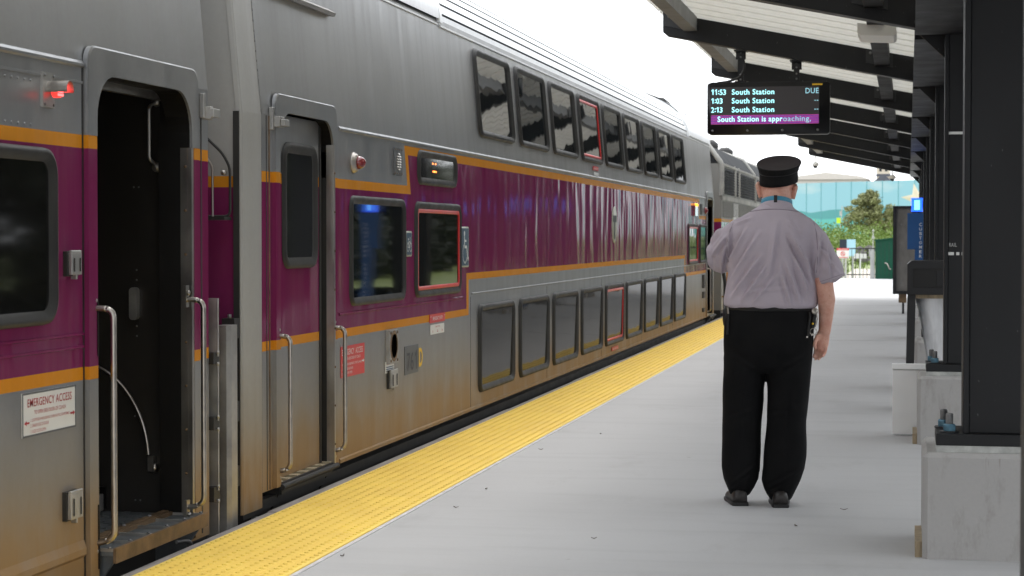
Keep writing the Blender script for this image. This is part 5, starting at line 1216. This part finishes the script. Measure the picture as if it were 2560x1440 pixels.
# left hand, raised before the chest
wl = Vector(LW); m.rings([[tuple(wl + Vector((.0 + .024 * cos(2 * pi * k / 16), d, .032 * sin(2 * pi * k / 16) * s))) for k in range(16)] for d, s in ((-.01, .9), (.03, 1.1), (.07, 1.15), (.095, 1.0))])
for i in range(4): finger(m, [tuple(wl + Vector((0, .085, .027 - .018 * i))), tuple(wl + Vector((.012, .12, .028 - .019 * i))), tuple(wl + Vector((.036, .13, .028 - .018 * i))), tuple(wl + Vector((.05, .112, .026 - .017 * i)))], .0092, .0072)
finger(m, [tuple(wl + Vector((.014, .03, .02))), tuple(wl + Vector((.035, .06, .034))), tuple(wl + Vector((.045, .09, .034)))], .011, .0085)
for s, kx, ax, ay in ((-1, 1858, 1848, 0), (1, 1966, 1953, .0)): limb(m, [((PX(1925 + s * 50), MY, PZ(820)), .085), ((PX(kx), MY + .01, PZ(1040)), .055), ((PX(ax), MY, PZ(1235)), .035)])
remesh(m, 'body', 'skin', .0048, 3)
m = MB()
for s in (-1, 1):
    m.lathe((HX + s * .030, HY + .103, HZ + .008), (0, 1, 0), [(.011, -.008), (.011, .0), (.008, .006), (.003, .008)], 12, 0); m.lathe((HX + s * .030, HY + .110, HZ + .008), (0, 1, 0), [(.005, 0), (.004, .002)], 10, 1)
m.build('eyes', ['whitetext', 'navytext'], man)
# --- shirt
def fold(c, p0, p1, w, amp):
    """one crease: a ridge along p0-p1 in the picture plane, with soft ends"""
    d = (p1[0] - p0[0], p1[1] - p0[1]); L2 = d[0] ** 2 + d[1] ** 2
    t = ((c.x - p0[0]) * d[0] + (c.z - p0[1]) * d[1]) / L2
    if t < -.1 or t > 1.1: return 0.
    q = (c.x - p0[0] - d[0] * t, c.z - p0[1] - d[1] * t); s = (q[0] * -d[1] + q[1] * d[0]) / sqrt(L2); w *= .72
    if abs(s) > 3 * w: return 0.
    e = max(0, min(1, (t + .1) * 3)) * max(0, min(1, (1.1 - t) * 2.5))
    return amp * e * (math.exp(-(s / w) ** 2) - .6 * math.exp(-((s - 1.5 * w) / w) ** 2))
A = lambda x, y: (PX(x), PZ(y))
FOLDS = [(A(1822, 670), A(1868, 575), .014, .009), (A(1830, 700), A(1900, 585), .016, .008), (A(1836, 738), A(1905, 640), .016, .009), (A(1862, 748), A(1925, 655), .015, .008), (A(1890, 752), A(1950, 680), .014, .006),
         (A(2028, 680), A(1975, 580), .015, .009), (A(2035, 715), A(1985, 600), .013, .008), (A(2020, 745), A(1990, 640), .015, .009), (A(2000, 752), A(1965, 650), .015, .007), (A(1978, 755), A(1960, 690), .012, .006),
         (A(1945, 560), A(1925, 700), .020, .006), (A(1968, 545), A(2005, 590), .014, .004), (A(1870, 728), A(2000, 716), .012, .002), (A(1840, 560), A(1880, 545), .012, .004),
         (A(2050, 590), A(2040, 690), .012, .007), (A(2065, 610), A(2075, 700), .012, .006), (A(2038, 600), A(2095, 680), .012, .005), (A(1818, 590), A(1780, 640), .012, .008), (A(1815, 610), A(1800, 680), .012, .008), (A(1770, 610), A(1775, 670), .010, .006), (A(1825, 575), A(1822, 660), .010, .008), (A(1800, 570), A(1770, 610), .012, .005)]
def shirt_disp(c, n):
    if n.y > .55: return Vector((0, 0, 0))
    h = sum(fold(c, *f) for f in FOLDS) * 2.7
    h += .0035 * noise.noise(Vector((c.x * 16, c.y * 10, c.z * 9))) + .0016 * noise.noise(Vector((c.x * 38, c.y * 20, c.z * 24)))
    h += .0020 * math.exp(-((c.z - (PZ(523) - .55 * (c.x - PX(1940)) ** 2 * 1.6)) / .004) ** 2) * -1 * (1 if n.y < 0 and abs(c.x - PX(1940)) < .22 else 0)
    return n * h
m = MB()
def tor(y, x0, x1, ry, dy=0., e=.86): return ell((PX(x0) + PX(x1)) / 2, MY + dy, PZ(y), (PX(x1) - PX(x0)) / 2, ry, 48, e)
m.rings([tor(768, 1830, 2020, .155, .03), tor(770, 1815, 2036, .166, .03), tor(762, 1808, 2043, .174, .03), tor(745, 1808, 2043, .177, .03), tor(720, 1812, 2043, .178, .03), tor(690, 1817, 2040, .172, .022), tor(650, 1823, 2036, .160, .012), tor(610, 1825, 2038, .148, .0), tor(580, 1825, 2040, .132, -.004), tor(560, 1834, 2036, .117, -.006), tor(545, 1848, 2022, .103, -.006), tor(533, 1866, 2004, .094, -.004), tor(522, 1884, 1988, .086, 0), tor(514, 1897, 1980, .080, .004), tor(507, 1902, 1976, .076, .01)])
limb(m, [((PX(1852), MY - .004, PZ(572)), .062), ((PX(1826), MY + .01, PZ(597)), .078), ((PX(1808), MY + .05, PZ(628)), .083), ((PX(1800), MY + .085, PZ(646)), .079)], 28)
limb(m, [((PX(2012), MY - .004, PZ(570)), .060), ((PX(2034), MY - .004, PZ(600)), .070), ((PX(2052), MY - .008, PZ(640)), .072), ((PX(2070), MY - .012, PZ(672)), .076)], 28)
a = Vector((PX(2060), MY - .01, PZ(650))); d = Vector((.215, 0, -.58)).normalized()
def sleeve_ring(c, d, r, ry, n=28):
    u = Vector((d.z, 0, -d.x)).normalized() * -1; w = Vector((0, 1, 0)); return [tuple(Vector(c) + u * cos(2 * pi * k / n) * r + w * sin(2 * pi * k / n) * ry) for k in range(n)]
dd = Vector((.055, 0, -.125)).normalized()
m.rings([sleeve_ring((PX(2050), MY - .008, PZ(635)), dd, .070, .07), sleeve_ring((PX(2062), MY - .01, PZ(665)), dd, .075, .072), sleeve_ring((PX(2076), MY - .012, PZ(701)), dd, .0785, .072)])
remesh(m, 'shirt', 'shirt', .0062, 5, shirt_disp)
# seams: yoke line, sleeve hems, collar band
m = MB()
def back_y(x, z):
    """rear surface of the shirt by ray casting"""
    return None
sh = [o for o in man.children if o.name.startswith('shirt')][0]
off = parent_loc(man)
def on_shirt(px, py, lift=.0012):
    x, z = PX(px), PZ(py); ok, loc, nor, _ = sh.ray_cast(Vector((x, MY - 1, z)) - off, Vector((0, 1, 0)))
    return (loc + off + nor * lift) if ok else None
yl = [on_shirt(p, 523 + 17 * ((p - 1938) / 100) ** 2 + (p - 1938) * .012) for p in range(1840, 2041, 5)]
yl = [p for p in yl if p]; m.tube(yl, .0013, 5)
for pts in ([(p, 537 + (p - 1822) * 0) for p in ()], ):
    pass
sl = [on_shirt(x, y) for x, y in ((1834, 556), (1827, 575), (1822, 600), (1820, 630), (1821, 655))]; sl = [p for p in sl if p]
if len(sl) > 2: m.tube(sl, .0013, 5)
sl = [on_shirt(x, y) for x, y in ((2033, 556), (2040, 580), (2044, 610), (2044, 645), (2041, 680))]; sl = [p for p in sl if p]
if len(sl) > 2: m.tube(sl, .0013, 5)
sl = [on_shirt(2040 + 7.0 * k, 706 - 2.4 * k) for k in range(10)]; sl = [p for p in sl if p]
if len(sl) > 2: m.tube(sl, .001, 5)
m.build('seam', 'seam', man)
m = MB(); cb = lambda s, z, dz: [(HX + .0005 + .083 * s * cos(a), MY + .008 + .086 * s * sin(a), z + dz - .026 * sin(a) - .004) for a in [2 * pi * k / 40 for k in range(40)]]
m.rings([cb(1.10, PZ(534), 0), cb(1.03, PZ(522), 0), cb(.985, PZ(511), .0), cb(.94, PZ(511), .0), cb(.93, PZ(530), 0)], 0, False); m.build('collar', 'shirt', man)
m = MB(); lb = lambda s, z: [(HX + .0005 + .080 * s * cos(a), MY + .010 + .084 * s * sin(a), z - .026 * sin(a) - .004) for a in [2 * pi * k / 40 for k in range(40)]]
m.rings([lb(1.02, PZ(518)), lb(1.0, PZ(508)), lb(.99, PZ(500)), lb(.95, PZ(500)), lb(.96, PZ(518))], 0, False)
y = MY + .010 - .084 * .99; m.box(HX - .0085, HX + .0085, y - .006, y + .008, PZ(506), PZ(488), 1)
m.build('lanyard', ['lanyard', 'leather'], man)
# --- trousers
def leg(y, x0, x1, ry, dy=0.): return ell((PX(x0) + PX(x1)) / 2, MY + dy, PZ(y), (PX(x1) - PX(x0)) / 2, ry, 36, .92)
m = MB()
m.rings([tor(758, 1818, 2032, .158, .03), tor(775, 1813, 2034, .160, .025), tor(800, 1809, 2034, .160, .012), tor(840, 1809, 2033, .158, .0), tor(880, 1810, 2031, .150, -.0), tor(915, 1812, 2028, .130, .0), tor(930, 1850, 1990, .10, .0)])
m.rings([leg(890, 1809, 1925, .125), leg(940, 1808, 1913, .122), leg(970, 1807, 1910, .115, .003), leg(1000, 1807, 1910, .112, .005), leg(1050, 1806, 1905, .105, .008), leg(1100, 1805, 1902, .100, .008), leg(1135, 1804, 1902, .098, .006), leg(1170, 1804, 1901, .098, .006), leg(1200, 1809, 1897, .098, .012), leg(1222, 1818, 1886, .098, .020), leg(1240, 1825, 1874, .085, .026), leg(1244, 1832, 1866, .07, .026)])
m.rings([leg(890, 1912, 2031, .125), leg(940, 1917, 2027, .122), leg(970, 1918, 2024, .115, .0), leg(1000, 1918, 2022, .112, .0), leg(1050, 1918, 2016, .105, -.004), leg(1100, 1914, 2017, .100, -.008), leg(1140, 1910, 2017, .098, -.01), leg(1170, 1908, 2013, .098, -.01), leg(1200, 1905, 2002, .098, -.008), leg(1225, 1913, 1990, .095, 0), leg(1246, 1925, 1980, .085, .005), leg(1251, 1930, 1976, .07, .005)])
PF = [(A(1835, 1205), A(1895, 1160), .012, .008), (A(1830, 1225), A(1880, 1190), .010, .006), (A(1925, 1215), A(2005, 1170), .012, .008), (A(1922, 1232), A(1990, 1195), .010, .006), (A(1815, 1050), A(1890, 1020), .016, .005), (A(1925, 1040), A(2010, 1010), .016, .005), (A(1830, 880), A(1905, 930), .016, .006), (A(2020, 880), A(1940, 930), .016, .006), (A(1858, 960), A(1852, 1190), .012, .004), (A(1968, 960), A(1962, 1190), .012, .004)]
def pants_disp(c, n): return n * (sum(fold(c, *f) for f in PF) * .8 + .003 * noise.noise(Vector((c.x * 14, c.y * 12, c.z * 8))))
remesh(m, 'trousers', 'pants', .0068, 4, pants_disp)
m = MB(); b0 = lambda s, z: [(x, y, zz) for x, y, zz in [(PX(1924) + (c[0]) * s, MY + .026 + c[1] * s, z) for c in [(math.copysign(abs(cos(a)) ** .9, cos(a)) * .2265, math.copysign(abs(sin(a)) ** .9, sin(a)) * .163) for a in [2 * pi * k / 48 for k in range(48)]]]]
m.rings([b0(.985, PZ(776)), b0(1.008, PZ(775)), b0(1.010, PZ(759)), b0(.985, PZ(757))], 0, True)
m.build('belt', ['leather', 'pants'], man)
for s, hx_, hz, rot in ((-1, 1850, 0, .22), (1, 1954, -.008, .10)):     # shoes, toes pointing away
    m = MB(); c = Vector((PX(hx_), MY - .035 + (0 if s < 0 else -.03), .0)); ca, sa = cos(rot), sin(rot)
    def T_(u, v, z): return (c.x + u * ca - v * sa, c.y + u * sa + v * ca, z)
    prof = [(-.055, .030, .055, .0), (-.05, .036, .075, 0), (-.02, .040, .088, 0), (.03, .042, .095, 0), (.09, .044, .078, 0), (.15, .050, .06, 0), (.20, .046, .05, 0), (.235, .030, .04, 0), (.248, .012, .03, 0)]
    R = []
    for v_, w_, h_, _ in prof: R.append([T_(w_ * x, v_, .017 + (h_ - .017) * z) for x, z in ((-1, 0), (-.98, .4), (-.8, .8), (-.4, 1), (.4, 1), (.8, .8), (.98, .4), (1, 0))])
    m.rings(R, 0); R = []
    for v_, w_, h_, _ in prof: R.append([T_((w_ + .006) * x, v_ * 1.03, z) for x, z in ((-.96, .001), (-1, .005), (-1, .014), (-.92, .018), (.92, .018), (1, .014), (1, .005), (.96, .001))])
    m.rings(R, 1, True, False); m.build('shoe', ['shoe', 'leather'], man)
# --- cap
m = MB(); cx, cy = PX(1944), HY + .015
def cr(z, rx, ry, tl, rl=.035, dx=0., n=48): return ell(cx + dx, cy, z, rx * 1.03, ry, n, 1., tl, rl)
zc0 = PZ(455)
m.rings([cr(zc0 - .0, .088, .106, .25, .07), cr(zc0 + .0, .0955, .114, .25, .07), cr(zc0 + .018, .0965, .116, .25, .065), cr(zc0 + .048, .0955, .116, .26, .055, -.001), cr(zc0 + .072, .1015, .122, .29, .04, 0), cr(zc0 + .098, .1115, .133, .33, .02, .001)], 0, False)
m.rings([cr(zc0 + .098, .1115, .133, .33, .02, .001), cr(zc0 + .101, .110, .1315, .33, .02, .001), cr(zc0 + .099, .106, .127, .33, .02, .001)], 0, False)
R = [cr(zc0 + .099, .106, .127, .33, .02, .001), cr(zc0 + .092, .085, .10, .33, .02, .001), cr(zc0 + .090, .03, .036, .33, .02, .001)]; m.rings(R, 1, False); m.add(R[-1], [tuple(range(48))], 1)
vz = lambda q, w, dz: [(cx + w * cos(a) * 1.0, cy + .085 + q * sin(a), zc0 + .012 - .10 * q * sin(a) + dz + .11 * .1) for a in [pi * k / 20 for k in range(21)]]
m.rings([vz(.035, .09, 0), vz(.10, .092, -.01), vz(.105, .093, -.014), vz(.10, .092, -.018), vz(.035, .09, -.008)], 2, False)
m.tube([p for p in cr(zc0 + .060, .0990, .1195, .275, .05)], .0018, 5, 2, False)
m.build('cap', ['cap', 'captop', 'leather'], man)
# --- things worn on the belt
m = MB(); x = PX(1817)
m.rings([[(x + u * s, MY + .01 + w * s * 1.5, z) for u, w in rrect(.040, .085, .015)] for z, s in ((PZ(818), .55), (PZ(812), .85), (PZ(800), 1.0), (PZ(775), .95), (PZ(764), .55))], 0, True)
m.rings([[(x + .008 + u * s, MY + .0 + w * s * 1.2, z) for u, w in rrect(.030, .07, .012)] for z, s in ((PZ(846), .5), (PZ(838), .9), (PZ(822), 1.0), (PZ(812), .8))], 0, True)
tag(m.build('belt_pouch', 'leather', None, base=(x, MY, PZ(800))), 'black leather pouch on the left hip of the man', 'pouch')
m = MB(); x = PX(1822); y = MY - .085; m.tube([(x, y, PZ(767)), (x + .004, y, PZ(783))], .0055, 8, 1); m.tube([(x + .004, y, PZ(783)), (x + .001, y - .002, PZ(835))], .0075, 8, 0)
tag(m.build('pocket_torch', ['leather', 'chrome'], None, base=(x, y, PZ(800))), 'thin black pen torch with bright silver end on the left hip', 'torch')
m = MB(); x = PX(2037); y = MY - .07
m.lathe((x, y - .005, PZ(776)), (.2, -1, .3), [(.016, 0), (.018, .006), (.012, .010), (.003, .011)], 12, 1)
m.tube([(x + .002, y, PZ(783)), (x - .004, y - .006, PZ(800)), (x - .010, y - .004, PZ(816))], [.008, .011, .010], 8, 0); m.tube([(x + .010, y, PZ(778)), (x + .014, y - .004, PZ(795)), (x + .004, y, PZ(815))], .004, 6, 1)
m.lathe((x - .008, y - .012, PZ(806)), (0, -1, 0), [(.006, 0), (.006, .003), (.002, .005)], 10, 2)
m.tube([(x - .024, y - .005, PZ(778)), (x - .022, y - .006, PZ(790)), (x - .034, y - .008, PZ(836))], [.005, .007, .010], 8, 0); m.box(x - .040, x - .032, y - .022, y - .016, PZ(841), PZ(837), 1)
R = circ(x - .006, PZ(826), .017, n=20); m.tube([(a, y - .004, b) for a, b in R], .0022, 6, 1, False)
m.prism([(x - .016, PZ(833)), (x - .010, PZ(830)), (x - .002, PZ(833)), (x - .014, PZ(837))], y - .008, y - .006, 'y', 1); m.prism([(x + .008, PZ(822)), (x + .012, PZ(814)), (x + .014, PZ(822)), (x + .011, PZ(828))], y - .008, y - .005, 'y', 1)
tag(m.build('key_ring', ['leather', 'chrome', 'yellowtext'], None, base=(x, y, PZ(800))), 'black strap with silver keys and clips hanging from the right hip', 'keys')
